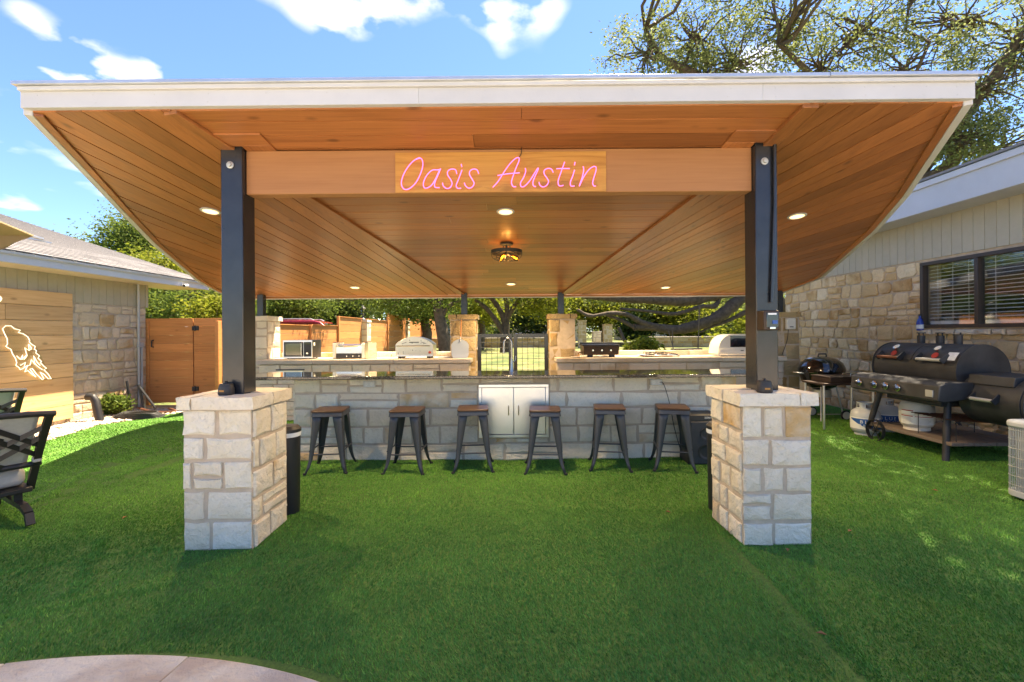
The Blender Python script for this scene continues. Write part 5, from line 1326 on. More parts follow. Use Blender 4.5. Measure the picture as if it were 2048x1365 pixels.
tank(5.42, 6.62, .012, .175, .46, 'tank_grey', 'grey blue-labelled propane tank half hidden behind the smoker leg', 'blue')
# kettle grill
def kettle():
    c = Vector((5.13, 7.55, .80)); r = .335
    t = thing('kettle_grill', 'round glossy black kettle grill beside the stacked stools', 'grill', (c.x,c.y,0))
    m = MB(); m.lathe([(r,.004),(r*1.02,.010),(r*.985,.06),(r*.88,.14),(r*.66,.205),(r*.35,.24),(0,.25)], c, 40); m.build('lid', 'black_gloss', t, smooth=True, ang=60)
    m = MB(); m.lathe([(r*.99,0),(r*.97,-.05),(r*.86,-.16),(r*.62,-.25),(r*.3,-.295),(0,-.30)], c, 40); m.build('bowl', 'black_gloss', t, smooth=True, ang=60)
    m = MB(); m.tube([c+Vector((-.07,-.02,.235)), c+Vector((-.06,-.02,.285)), c+Vector((.06,-.02,.285)), c+Vector((.07,-.02,.235))], .012, 8); m.build('lid_handle', 'black_plastic', t, smooth=True)
    m = MB(); m.tube(spline([c+Vector((-r,-.06,-.03)), c+Vector((-r-.09,-.06,-.02)), c+Vector((-r-.09,.06,-.02)), c+Vector((-r,.06,-.03))]), .010, 8); m.build('side_handle', 'galv', t, smooth=True)
    m = MB(); m.lathe([(.13,-.42),(.135,-.42),(.135,-.30),(.13,-.30)], c, 24); m.build('ash_catcher', 'galv', t, smooth=True)
    for a, z, wh in ((-2.2,.0,False),(-.35,.075,True),(1.6,.075,True)):
        p = Vector((c.x+.30*math.cos(a), c.y+.30*math.sin(a), z)); m = MB(); m.cyl(c+Vector((.2*math.cos(a),.2*math.sin(a),-.22)), p, .012, n=10); lg = m.build('leg', 'galv', t, smooth=True)
        if wh:
            m = MB(); m.lathe([(0,-.015),(.078,-.015),(.085,0),(.078,.015),(0,.015)], p+Vector((.02,-.03,.012)), 22, 'Y'); w_ = m.build('wheel', 'rubber', t, smooth=True)
            m = MB(); m.lathe([(.045,-.018),(.062,-.018),(.062,.018),(.045,.018)], p+Vector((.02,-.03,.012)), 22, 'Y'); m.build('wheel_rim', 'off_white', t, smooth=True)
    m = MB(); m.tube([c+Vector((-.2,-.2,-.68)), c+Vector((.3,-.1,-.70))], .008, 6); m.build('wire_rack', 'galv', t)
kettle()
def griddle_table():
    x0, x1, y0, y1, z = 4.52, 5.30, 6.62, 7.10, .70
    t = thing('steel_leg_table', 'low table with bright steel legs carrying a bronze griddle, beside the kettle grill', 'table', ((x0+x1)/2,(y0+y1)/2,0))
    m = MB(); m.box((x0,y0,z-.03),(x1,y1,z)); m.build('table_top', 'dark_bronze', t, bev=.006)
    for x in (x0+.03,x1-.03):
        for y in (y0+.03,y1-.03): m = MB(); m.cyl((x,y,.0),(x,y,z-.03),.017,n=12); m.build('leg', 'stainless', t, smooth=True)
    g_ = thing('covered_griddle', 'bronze box griddle with flat lid on the steel leg table', 'griddle', (x0+.5,y0+.25,z))
    m = MB(); m.box((x0+.13,y0+.03,z+.002),(x1+.12,y1-.03,z+.075)); m.build('body', 'dark_bronze', g_, bev=.005)
    m = MB(); m.box((x0+.12,y0+.02,z+.077),(x1+.13,y1-.02,z+.092)); m.build('lid', 'dark_bronze', g_, bev=.003)
    m = MB(); xc = (x0+x1)/2+.1; m.tube([(xc-.06,y0+.2,z+.092),(xc-.06,y0+.2,z+.13),(xc+.06,y0+.2,z+.13),(xc+.06,y0+.2,z+.092)], .007, 6); m.build('lid_handle', 'chrome', g_)
griddle_table()
def ac_unit():
    x0, y0, z1, w = 4.33, 3.25, atY(2012,836,4.02).z, .78
    t = thing('air_conditioner', 'grey outdoor air conditioner unit at the right picture edge', 'air conditioner', (x0+w/2,y0+w/2,0))
    def rr(e, z):
        out = []; r_ = .09
        for sx, sy, a0 in ((1,1,0),(-1,1,90),(-1,-1,180),(1,-1,270)):
            for k in range(5): an = R(a0+k*22.5); out.append((x0+w/2+sx*(w/2+e-r_)+r_*math.cos(an), y0+w/2+sy*(w/2+e-r_)+r_*math.sin(an), z))
        return out
    m = MB(); m.prism(rr(0,.03), (0,0,.055)); m.build('base_pan', 'tank_grey', t, bev=.006)
    m = MB(); m.prism(rr(.006,z1-.07), (0,0,.06)); m.build('top_cover', 'tank_grey', t, bev=.018)
    m = MB(); m.prism(rr(-.03,.08), (0,0,z1-.15)); m.build('coil', 'pvc_grey', t)
    path = rr(-.004,0); L_ = []; n = len(path)
    for i in range(n):
        a, b = Vector(path[i]), Vector(path[(i+1)%n]); ln = (b-a).length; k = max(1,int(ln/.017))
        for j in range(k): L_.append(a+(b-a)*j/k)
    sm = None
    for p in L_:
        if p.x > x0+.45 or p.y > y0+.75: continue
        if sm is None: m = MB(); m.cyl((0,0,.085),(0,0,z1-.07),.0035,n=5); sm = m.build('guard_wire', 'galv', t, world=False); sm.location = (p.x-base_of(t).x, p.y-base_of(t).y, 0)
        else:
            o = bpy.data.objects.new('guard_wire', sm.data); C.objects.link(o); o.parent = t; o.location = (p.x-base_of(t).x, p.y-base_of(t).y, 0)
    for k in range(7): z = .13+k*(z1-.22)/6; m = MB(); m.tube(rr(-.001,z), .003, 5, closed=True); m.build('guard_ring', 'galv', t)
    m = MB(); m.lathe([(.30,0),(.30,.012),(.27,.016),(.05,.03),(0,.03)], (x0+w/2,y0+w/2,z1-.012), 30); m.build('fan_grille', 'tank_grey', t, smooth=True)
ac_unit()
p = atX(1841,640,6.2); t = thing('spray_bottle', 'dark blue bottle on the stone window sill', 'bottle', (6.19,p.y+.0,1.44)); b = Vector((6.19,p.y,1.462))
m = MB(); m.lathe([(0,0),(.042,0),(.045,.02),(.045,.12),(.03,.17),(.016,.19),(.016,.22),(0,.22)], b, 18); m.build('body', 'bottle_blue', t, smooth=True)
m = MB(); m.lathe([(0,.22),(.02,.22),(.018,.25),(0,.252)], b, 14); m.build('cap', 'black_plastic', t)
m = MB(); m.lathe([(.046,.03),(.0465,.03),(.0465,.09),(.046,.09)], b, 18); m.build('label', 'paper', t)

# ================================================================ LEFT SIDE: CHAIRS, HOSE, SAIL, CAMERA
def patio_chair(o, rz, lab):
    t = thing('patio_chair', lab, 'chair', o, 'cushioned patio chairs', rz); K = 'black_plastic'
    W_, zb, zt = .36, .40, .88; lean = .31
    def bp(x, z): return (x, .30+lean*(z-zb)/(zt-zb)+.05*((z-zb)/(zt-zb))**2, z)
    for s in (-1,1):
        m = MB(); pts = [bp(s*W_, z) for z in np.linspace(.24, zt, 8)]
        for a, b in zip(pts, pts[1:]): m.bar(a, b, .045, .035, (0,1,0))
        m.build('back_upright', K, t, world=False)
        m = MB(); pts = [(s*.36,.33,.62),(s*.38,.05,.66),(s*.38,-.30,.66),(s*.37,-.36,.60),(s*.36,-.36,.25)]
        for a, b in zip(pts, pts[1:]): m.bar(a, b, .05, .03, (1,0,.01))
        m.build('arm', K, t, world=False)
    for z in (zt, .46): m = MB(); m.tube([bp(x, z+(.02*(1-(x/W_)**2) if z == zt else 0)) for x in np.linspace(-W_-.03,W_+.03,7)], .022, 8); m.build('back_rail', K, t, smooth=True, world=False)
    def U(u, v): return bp(-W_+2*W_*u, .47+(zt-.47)*v)
    for (a, b) in (((0,.35),(.55,1)),((0,.15),(.7,1)),((.25,0),(1,.80)),((.45,0),(1,.60)),((1,.35),(.45,1)),((1,.2),(.62,.55)),((0,.75),(.6,.12)),((0,.55),(.45,0)),((.30,.55),(.55,.80))):
        m = MB(); m.bar(U(*a), U(*b), .034, .018, (0,1,.2)); m.build('lattice_bar', K, t, world=False)
    m = MB(); m.box((-.35,-.34,.24),(.35,.32,.28)); m.build('seat_frame', K, t, bev=.008, world=False)
    for s in (-1,1):
        m = MB(); pts = [(s*.30,.46,.02),(s*.30,.42,.10),(s*.30,.30,.135),(s*.30,-.25,.135),(s*.30,-.38,.10),(s*.30,-.42,.02)]
        for a, b in zip(pts, pts[1:]): m.bar(a, b, .05, .035)
        m.build('rocker_base', K, t, world=False)
        for yy in (-.1,.15): m = MB(); m.bar((s*.30,yy,.135),(s*.30,yy,.25),.05,.05,(0,1,0)); m.build('base_strut', K, t, world=False)
    m = MB(); m.box((-.33,-.36,.285),(.33,.26,.43)); m.build('seat_cushion', 'cushion', t, bev=.05, seg=4, world=False)
    m = MB(); A = bp(0,.44); B = bp(0,zt+.02); vs = []
    for x in (-.325,.325):
        for (p, dy) in ((A,-.02),(B,-.02),(B,-.15),(A,-.17)): vs.append((x, p[1]+dy, p[2]))
    m.add(vs, [(0,1,2,3),(7,6,5,4),(0,4,5,1),(1,5,6,2),(2,6,7,3),(3,7,4,0)]); m.build('back_cushion', 'cushion', t, bev=.045, seg=4, world=False)
    for s in (-1,1): m = MB(); p = bp(s*W_,.50); m.boxc((p[0],p[1],p[2]),(.055,.045,.05)); m.build('cushion_tie', 'cushion', t, bev=.012, world=False)
patio_chair((-4.24,3.45,.012), R(-120), 'black lattice-back patio chair with grey cushion at the left picture edge')
patio_chair((-6.04,4.93,.012), R(-120), 'farther black patio chair partly seen at the left edge before the plank panel')
t = thing('hose_reel', 'coiled dark garden hose on the gravel by the left house corner', 'hose', (-6.75,8.1,.02))
for k in range(6):
    r_ = .34-.022*k; c = Vector((-6.62+.015*k,8.05-.012*k,.035+.016*k)); m = MB(); m.tube([c+Vector((r_*1.25*math.cos(a),r_*.7*math.sin(a),.008*math.sin(3*a+k))) for a in np.linspace(0,6.28,36)[:-1]], .014, 6, closed=True); m.build('hose_loop', 'rubber' if k % 2 else 'black_iron', t, smooth=True)
t = thing('black_drain_pipe', 'black corrugated drain elbow standing beside the coiled hose', 'pipe', (-7.1,7.75,.02))
m = MB(); m.tube([(-7.0,7.72,.02),(-7.06,7.74,.2),(-7.1,7.75,.36),(-7.14,7.75,.42),(-7.24,7.75,.43)], .06, 12); m.build('elbow', 'black_plastic', t, smooth=True)
t = thing('black_hose_holder', 'black metal hose stake against the left house stone', 'hose stake', (-7.1,8.5,.02))
for a, b in (((-7.15,8.55,.02),(-7.2,8.5,.62)), ((-6.9,8.55,.02),(-7.0,8.52,.55)), ((-6.75,8.6,.1),(-6.98,8.52,.5))): m = MB(); m.tube([a,b], .022, 8); m.build('stake', 'black_iron', t, smooth=True)
m = MB(); m.tube(spline([(-7.0,8.5,.12),(-6.6,8.4,.06),(-6.3,8.5,.05),(-6.5,8.6,.09)]), .018, 6); m.build('hose_end', 'rust', t, smooth=True)
# shade sail corner
t = thing('shade_sail', 'tan shade sail corner with steel rods at the upper left edge', 'shade sail', tuple(atY(40,480,4.6)))
P_ = lambda u, v, D: atY(u, v, D)
sp = [P_(2,446,3.9), P_(70,474,4.6), P_(42,478,4.55), P_(25,484,4.5), P_(14,496,4.45), P_(-60,520,4.0), P_(-300,470,3.0), P_(-300,380,3.0)]
m = MB(); m.prism(sp, (0,.002,.012)); m.build('cloth', 'sail_cloth', t)
m = MB(); m.bar(P_(-200,400,3.5), P_(85,478,4.68), .03, .02); m.build('edge_rod', 'drip_metal', t); m = MB(); m.bar(P_(30,470,4.6), P_(104,487,4.75), .022, .016); m.build('edge_rod', 'drip_metal', t)
p = atX(366,571,-6.76); t = thing('security_camera', 'small security camera under the left house eave', 'camera', tuple(p))
m = MB(); m.cyl(p+Vector((.0,0,0)), p+Vector((.06,-.02,0)), .022, n=10); m.build('mount', 'off_white', t, smooth=True)
m = MB(); m.cyl(p+Vector((.06,.05,0)), p+Vector((.09,-.09,-.02)), .030, n=14); m.build('camera_body', 'off_white', t, smooth=True)
m = MB(); m.cyl(p+Vector((.09,-.09,-.02)), p+Vector((.0915,-.097,-.021)), .024, n=14); m.build('lens', 'black_gloss', t)
# dry leaves on the turf
for i, (u, v) in enumerate(((1336,1024),(1870,981),(1643,1268),(1575,1100),(250,1035),(1700,1062))):
    p = atZ(u, v, .035); m = MB(); s = random.uniform(.018,.03); a = random.uniform(0,6.28); d = Vector((math.cos(a),math.sin(a),0)); e = Vector((-d.y,d.x,0))
    m.add([p+d*s, p+e*s*.5+Vector((0,0,.008)), p-d*s, p-e*s*.5+Vector((0,0,.010)), p+Vector((0,0,-.002))], [(0,1,4),(1,2,4),(2,3,4),(3,0,4)])
    lb = ['dry brown leaf on the turf left of the right front pier', 'dry brown leaf on the turf left of the air conditioner', 'dry brown leaf near the turf seam in the lower right', 'dry brown leaf at the foot of the right front pier', 'dry brown leaf on the turf left of the left front pier', 'dry brown leaf on the turf right of the right front pier'][i]
    tag(m.build('fallen_leaf', 'dry_leaf'), lb, 'leaf', 'fallen leaves on the turf')
# ================================================================ TREES
def leaves(centres, rad, n_each, size, flat=.75):
    c = np.repeat(np.asarray(centres), n_each, axis=0); n = len(c)
    p = c + RNG.normal(0, 1, (n,3))*np.repeat(np.asarray(rad).reshape(len(centres),-1), n_each, axis=0)*np.array([1,1,flat])
    d = RNG.normal(0, 1, (n,3)); d[:,2] *= .55; d /= np.linalg.norm(d, axis=1, keepdims=True)
    u = RNG.normal(0, 1, (n,3)); e = np.cross(d, u); e /= np.linalg.norm(e, axis=1, keepdims=True)+1e-9
    s = size*RNG.uniform(.65,1.3,(n,1)); v = np.empty((n,4,3), np.float32)
    v[:,0] = p+d*s*.5; v[:,1] = p+e*s*.26; v[:,2] = p-d*s*.5; v[:,3] = p-e*s*.26
    return v
def wob(p, q, k, amp):
    p, q = Vector(p), Vector(q); L_ = (q-p).length; out = [p]; o = Vector((0,0,0))
    for i in range(1, k):
        o = o*.6 + Vector((random.gauss(0,1), random.gauss(0,1), random.gauss(0,.7)))*amp*L_/k
        out.append(p.lerp(q, i/k)+o)
    return out+[q]
def tree(name, lab, cat, base, trunk, blobs, mat, nclump, per, size, crad, group=None, limbs=(), bare=.55, r0=.2, twigs=True, part='crown', br=.42, tw=.14):
    """trunk = list of points; blobs = (centre, radii); foliage clumps hang in each blob's shell and volume"""
    t = thing(name, lab, cat, base, group)
    m = MB(); n = len(trunk)
    m.tube(trunk, [r0*(1-.5*i/(n-1)) for i in range(n)], 10); m.build('trunk', 'bark', t, smooth=True)
    for path, ra, rb in limbs:
        m = MB(); k = len(path); m.tube(path, [(ra+(rb-ra)*i/(k-1))*random.uniform(.86,1.14) for i in range(k)], 9); m.build('limb', 'bark', t, smooth=True)
    cs = []; top = Vector(trunk[-1])
    bm_ = MB()
    for c, rd in blobs:
        c = Vector(c); st = top
        if limbs: st = min([Vector(p) for l in limbs for p in l[0]]+[top], key=lambda p: (p-c).length)
        bm_.tube(wob(st, c, 6, .25), [r0*br*(1-.13*i) for i in range(7)], 6)
        for _ in range(nclump):
            d = Vector((random.gauss(0,1), random.gauss(0,1), random.gauss(0,1))).normalized()*random.uniform(.35,1.0)**.6
            p = c + Vector((d.x*rd[0], d.y*rd[1], d.z*rd[2])); cs.append(p)
            if twigs and random.random() < .4:
                q_ = st.lerp(c, random.uniform(.45,1)); bm_.tube(wob(q_, p, 4, .3), [r0*tw*k_ for k_ in (1,.8,.6,.4,.15)], 4)
    bm_.build('branches', 'bark', t)
    cr_ = raw_mesh(part, leaves([tuple(c-Vector(base)) for c in cs], [crad*random.uniform(.6,1.25) for _ in cs], per, size), 4, mat, t)
    return t
# the big live oak behind the right house: low gnarled limbs and a wide crown, extended unseen overhead for shade
def P(u, v, D): return tuple(atY(u, v, D))
D0 = 14.0
limbs = [
 (spline([P(1600,640,14.6), P(1540,600,14.4), P(1470,580,14.2), P(1380,600,14.0), P(1300,598,13.8), P(1225,595,13.5), P(1165,590,13.2)]), .34, .13),
 (spline([P(1560,560,14.4), P(1490,592,14.2), P(1440,632,14.0), P(1390,652,13.9), P(1345,660,13.8), P(1300,654,13.7), P(1268,655,13.6)]), .27, .12),
 (spline([P(1345,657,13.8), P(1290,648,13.6), P(1255,630,13.4), P(1220,627,13.2), P(1180,632,13.0), P(1155,620,12.8)]), .12, .05),
 (spline([P(1440,590,14.2), P(1430,612,14.0), P(1400,614,13.9), P(1350,628,13.8), P(1290,622,13.6), P(1240,618,13.4)]), .11, .04),
 (spline([P(1268,655,13.6), P(1240,640,13.5), P(1215,632,13.4)]), .08, .04),
 (spline([P(1237,655,13.3), P(1248,680,13.2), P(1262,702,13.0), P(1275,712,12.9)]), .055, .07),
 (spline([P(1520,610,14.3), P(1460,640,14.1), P(1420,655,14.0), P(1400,665,13.9)]), .10, .03),
 (spline([(10.5,15.2,2.6), (11.2,14.6,5.0), P(1900,330,13.6), P(1880,240,13.2), P(1830,150,12.8)]), .42, .10),
 (spline([(10.5,15.2,2.6), (10.6,14.8,4.6), P(1800,370,14.0), P(1720,250,13.6), P(1560,90,13.0)]), .36, .08),
 (spline([(10.4,15.2,2.8), (8.6,14.8,5.0), P(1450,200,14.0), P(1330,120,13.6), P(1290,60,13.2)]), .34, .07),
 (spline([(10.8,15.2,2.6), (12.2,14.4,5.4), P(1990,150,13.0), P(2040,60,12.6)]), .34, .08)]
blobs = [(P(1290,110,13.4),(1.3,1.3,1.2)), (P(1390,60,13.6),(1.5,1.5,1.3)), (P(1480,120,13.8),(1.6,1.7,1.3)), (P(1560,40,13.4),(1.7,1.8,1.4)), (P(1640,130,13.6),(1.7,1.8,1.3)), (P(1720,50,13.2),(1.8,1.9,1.5)), (P(1800,140,13.4),(1.7,1.8,1.4)), (P(1890,40,13.0),(1.8,1.8,1.5)), (P(1960,180,13.0),(1.5,1.6,1.5)), (P(2040,90,13.0),(1.7,1.7,1.8)), (P(2020,290,13.2),(1.3,1.4,1.1)), (P(1400,160,14.6),(1.5,1.5,.9)), (P(1930,280,12.8),(.8,.9,.8)),
         (P(1500,-120,13.0),(2.4,2.4,1.8)), (P(1800,-140,12.6),(2.6,2.4,1.9)), (P(2150,-20,12.6),(2.4,2.4,2.0)), (P(2250,200,12.6),(2.0,2.0,1.8)), ((6.0,6.8,9.6),(1.9,1.9,1.0)), ((6.8,6.2,10.8),(2.0,2.0,1.0)), ((5.2,5.0,11.2),(2.0,2.0,1.0)), ((4.4,6.9,11.4),(2.0,2.0,1.0)), ((4.6,5.6,10.2),(1.9,1.9,1.0)), ((7.6,7.4,9.4),(1.9,1.9,1.0)), ((5.6,4.6,9.8),(1.8,1.8,1.0)), ((7.4,5.4,9.6),(1.8,1.8,1.0)), ((6.2,8.6,10.2),(1.9,1.9,1.1)), ((3.2,6.8,10.6),(1.8,1.8,1.0)), (P(1300,575,15.5),(2.2,1.4,.7)), (P(1480,570,16),(2.0,1.4,.8)), (P(1200,570,15.5),(1.2,1.2,.6))]  # crown parts in world coordinates are unseen, added to shade the right turf
tree('live_oak', 'huge live oak with low gnarled limbs rising behind the right house', 'tree', (10.4,15.2,.05), [(10.4,15.2,.0),(10.3,15.2,1.4),(10.4,15.2,2.8)], blobs, 'leaf_oak', 74, 40, .098, .19, limbs=[(a, b*.8, c*.8) for a, b, c in limbs], r0=.5, br=.10, tw=.07)
# small trees beyond the mesh gate
tree('multi_stem_tree', 'yellow-green multi-stemmed tree straight behind the mesh gate', 'tree', (-.2,14.5,.1), [P(1012,705,14.5),P(1010,665,14.5),P(1012,635,14.5)],
     [(P(985,560,14.5),(1.3,1.2,.7)),(P(1060,580,14.3),(1.5,1.2,.75)),(P(1020,520,14.5),(1.6,1.3,.8)),(P(1085,610,14.0),(.75,.6,.4)),(P(940,575,14.8),(1.0,1.0,.6))], 'leaf_yellow', 60, 36, .10, .22,
     limbs=[(spline([P(1011,650,14.5),P(1002,625,14.5),P(985,600,14.5),P(965,585,14.4)]),.10,.05),(spline([P(1012,645,14.5),P(1014,615,14.5),P(1010,590,14.5),P(1005,560,14.5)]),.10,.05),(spline([P(1013,640,14.5),P(1030,610,14.4),P(1050,585,14.3)]),.09,.04),(spline([P(1010,680,14.5),P(1000,655,14.4),P(975,620,14.3),P(950,600,14.2)]),.11,.05)], r0=.20)
tree('leaning_oak', 'dark oak with a leaning trunk left of the golden pier', 'tree', (-1.75,12.5,.05), [P(893,720,12.5),P(890,690,12.5),P(882,650,12.5),P(876,618,12.5),P(878,590,12.5)],
     [(P(820,590,13),(1.5,1.2,.55)),(P(740,585,13.4),(1.4,1.2,.6)),(P(890,585,12.8),(1.1,1.1,.5)),(P(850,540,13),(2.0,1.6,.9)),(P(760,540,13.4),(1.8,1.5,.9))], 'leaf_green', 64, 40, .09, .22, r0=.21,
     limbs=[(spline([P(880,635,12.5),P(900,612,12.6),P(925,598,12.6)]),.08,.04),(spline([P(878,610,12.5),P(840,585,12.7),P(790,560,13)]),.12,.05)])
def simple_tree(lab, u, v, D, rx, rz, mat, trunk_u=None, nb=5, per=40, cl=46, size=None, cat='tree', name='shade_tree', group='trees beyond the yard', r0=.22):
    c = Vector(P(u, v, D)); b = Vector((c.x if trunk_u is None else P(trunk_u, v, D)[0], D, ground_z(D)))
    bl = [(tuple(c+Vector((random.uniform(-.55,.55)*rx, random.uniform(-.5,.5)*rx, random.uniform(-.5,.5)*rz))), (rx*.55, rx*.55, rz*.5)) for _ in range(nb)]
    tree(name, lab, cat, tuple(b), [tuple(b), tuple(b.lerp(c,.4)+Vector((.15,0,0))), tuple(b.lerp(c,.75)), tuple(c)], bl, mat, cl, per, size or .0065*D, .018*D, group=group, r0=r0)
simple_tree('tall green tree above the left house roof, left of the pavilion', 262, 480, 19, 1.7, 1.4, 'leaf_green', nb=6, per=44, cl=46, size=.11)
simple_tree('small leafy tree top peeking over the left house roof', 155, 500, 20, .8, .5, 'leaf_yellow', nb=3, size=.11)
simple_tree('yellow-green tree just above the wood gate', 350, 545, 16, 1.8, .9, 'leaf_yellow', nb=6, size=.11)
simple_tree('bushy green tree behind the wood gate', 400, 612, 14.5, 1.9, .8, 'leaf_green', nb=6, size=.10)
simple_tree('light shrub tree between gate and left house corner', 310, 618, 14.8, 1.2, .7, 'leaf_yellow', nb=4, size=.10)
simple_tree('bright green tree behind the microwave fence', 560, 612, 22, 2.9, 1.3, 'leaf_green', nb=8, per=44)
simple_tree('dark tree trunk and crown behind the roller grill', 690, 605, 26, 2.7, 1.5, 'leaf_dark', nb=7, per=44, trunk_u=712)
simple_tree('pale green tree behind the lantern', 640, 590, 31, 3.4, 2.2, 'leaf_yellow', nb=7)
simple_tree('dark-trunked oak behind the pizza oven', 845, 600, 23, 2.0, 1.2, 'leaf_green', trunk_u=850, nb=7, r0=.3)
simple_tree('yellow-green tree at the left of the mesh gate view', 960, 605, 27, 2.2, 1.6, 'leaf_yellow', nb=6)
simple_tree('dark rounded evergreen beyond the white car', 1075, 632, 33, 1.9, 1.5, 'leaf_dark', nb=6)
simple_tree('mid green tree far behind the multi-stemmed tree', 1010, 590, 44, 5.0, 3.4, 'leaf_green', nb=8)
simple_tree('yellow-green tree beyond the low wall right of the gate', 1200, 615, 34, 3.6, 2.0, 'leaf_yellow', nb=8)
simple_tree('sunlit tree behind the hanging swing', 1340, 610, 33, 3.8, 2.2, 'leaf_yellow', nb=8)
simple_tree('green tree at the far right beyond the low wall', 1470, 612, 35, 4.0, 2.4, 'leaf_green', nb=8)
simple_tree('dark trunk tree behind the low wall centre', 1290, 630, 36, 2.6, 1.6, 'leaf_dark', nb=6, r0=.4, trunk_u=1290)
for i, (u, D, rx, rz, mt) in enumerate(((480,42,6,4.5,'leaf_green'),(760,50,7,5.5,'leaf_green'),(900,58,7,6,'leaf_yellow'),(1130,60,8,6,'leaf_green'),(1400,58,8,6,'leaf_dark'),(1640,46,7,5,'leaf_green'),(330,50,7,4,'leaf_dark'),(1270,70,9,7,'leaf_green'),(620,70,9,7,'leaf_dark'))):
    pos = ['behind the left front post','behind the lantern pier','behind the leaning oak','behind the right golden pier','behind the swing','behind the right front post','behind the wood gate','behind the middle of the low wall','behind the red car'][i]
    simple_tree('far background tree '+pos, u, 600, D, rx, rz, mt, nb=7, per=34, cl=44, group='far background trees', size=.006*D, r0=.35)
# shrubs
def shrub(lab, u, v, D, rx, rz, mat, name='shrub'):
    c = Vector(P(u, v, D)); b = Vector((c.x, D, ground_z(D))); t = thing(name, lab, 'shrub', tuple(b), 'shrubs beyond the counter')
    cs = [tuple(c-b+Vector((random.gauss(0,.45)*rx, random.gauss(0,.45)*rx, random.uniform(-1,.8)*rz))) for _ in range(60)]
    m = MB()
    for k in range(7): a = k*.9; m.tube([b, b.lerp(c,.6)+Vector((.3*rx*math.cos(a),.3*rx*math.sin(a),0)), c+Vector((.6*rx*math.cos(a),.6*rx*math.sin(a),.2*rz))], [.02,.014,.006], 5)
    m.build('stems', 'bark', t); raw_mesh('foliage', leaves(cs, [.13*rx+.05]*60, 40, .009*D), 4, mat, t)
shrub('bright yellow-green shrub behind the gas cooktop', 1288, 704, 11.5, .35, .35, 'leaf_yellow')
shrub('yellow-green shrub against the right end of the low wall', 1490, 640, 24, 1.6, 1.0, 'leaf_yellow')
shrub('grassy golden shrub along the low wall behind the swing', 1370, 662, 31.5, 1.2, .5, 'leaf_yellow')
shrub('dark shrub above the low wall, under the swing branch', 1430, 660, 31.5, 1.6, .6, 'leaf_dark')
shrub('dark shrub above the low wall beside its gate pillars', 1275, 650, 31.5, 1.3, .9, 'leaf_dark')
shrub('light shrub standing over the low wall right of the swing', 1300+90, 668, 31.2, .8, .4, 'leaf_green')
shrub('small weed growing by the drain elbow at the left house', 228, 808, 8.3, .13, .09, 'leaf_green')
shrub('low green hedge left of the white car', 985, 668, 33, 1.2, .35, 'leaf_dark')
shrub('vine hanging on the far side of the wood gate', 430, 622, 11.5, .7, .4, 'leaf_yellow')

# ================================================================ BEYOND THE YARD
def low_wall(x0, x1, D, top, lab, mat):
    z0 = ground_z(D)-.05; t = thing('low_stone_wall', lab, 'wall', ((x0+x1)/2, D, z0), 'low stone walls across the back yard')
    m = MB(); m.box((x0,D+.02,z0),(x1,D+.35,top)); m.build('mortar_core', 'mortar', t)
    lay_stones(t, (x0,D+.02,z0), (1,0,0), (0,-1,0), x1-x0, top-z0, (.18,.28), (.3,.6), .025, .03, mat, .02, .5, slant=.06)
    m = MB(); m.box((x0-.02,D-.05,top),(x1+.02,D+.4,top+.06)); m.build('coping', 'slab_stone', t, bev=.01)
low_wall(-6.0, 3.9, 30, 1.06, 'low golden stone wall seen through the mesh gate', 'golden')
low_wall(8.4, 22.0, 28.5, 1.08, 'low golden stone wall behind the swing and cooktop', 'golden')
for u, w, D, top, lb, mt in ((1164,.24,28.6,641,'tall golden stone pillar nearest the right golden pier','golden'), (1193,.26,30,663,'short white stone pillar between the tall golden pillars','limestone'), (1215,.26,28.6,649,'tall golden stone pillar at the start of the low wall','golden')):
    x = P(u,660,D)[0]; pier('yard_pillar', x-w, x+w, D-.25, D+.25, P(u,top,D)[2], lb, 'pillar', 'stone pillars at the yard entrance', mt, (.22,.32), (.24,.36), depth=.02)
m = MB(); m.add([(-60,36,ground_z(36)+.004),(70,36,ground_z(36)+.004),(70,42,ground_z(42)+.004),(-60,42,ground_z(42)+.004)], [(0,1,2,3)]); tag(m.build('street', 'asphalt'), kind='structure')
m = MB(); m.box((-60,35.8,.4),(70,36.0,.62)); tag(m.build('kerb', 'slab_stone'), kind='structure')
# lantern on the fence pier
b = Vector((FX-.04, 17.25, 1.98)); t = thing('lantern', 'black post lantern on the white stone fence pier', 'lantern', tuple(b))
m = MB(); m.lathe([(0,0),(.13,0),(.11,.05),(.05,.09),(.04,.16),(.07,.19),(0,.19)], b, 14); m.build('base', 'black_iron', t, smooth=True)
m = MB(); m.lathe([(.06,.20),(.10,.42),(.095,.42),(.055,.20)], b, 6); m.build('glass', 'window_glass', t)
m = MB(); m.lathe([(.13,.42),(.135,.44),(.06,.52),(.02,.55),(.015,.60),(0,.61)], b, 6); m.build('roof', 'black_iron', t)
for k in range(6): a = k*math.pi/3; m = MB(); m.cyl(b+Vector((.06*math.cos(a),.06*math.sin(a),.19)), b+Vector((.105*math.cos(a),.105*math.sin(a),.43)), .008, n=5); m.build('rib', 'black_iron', t)
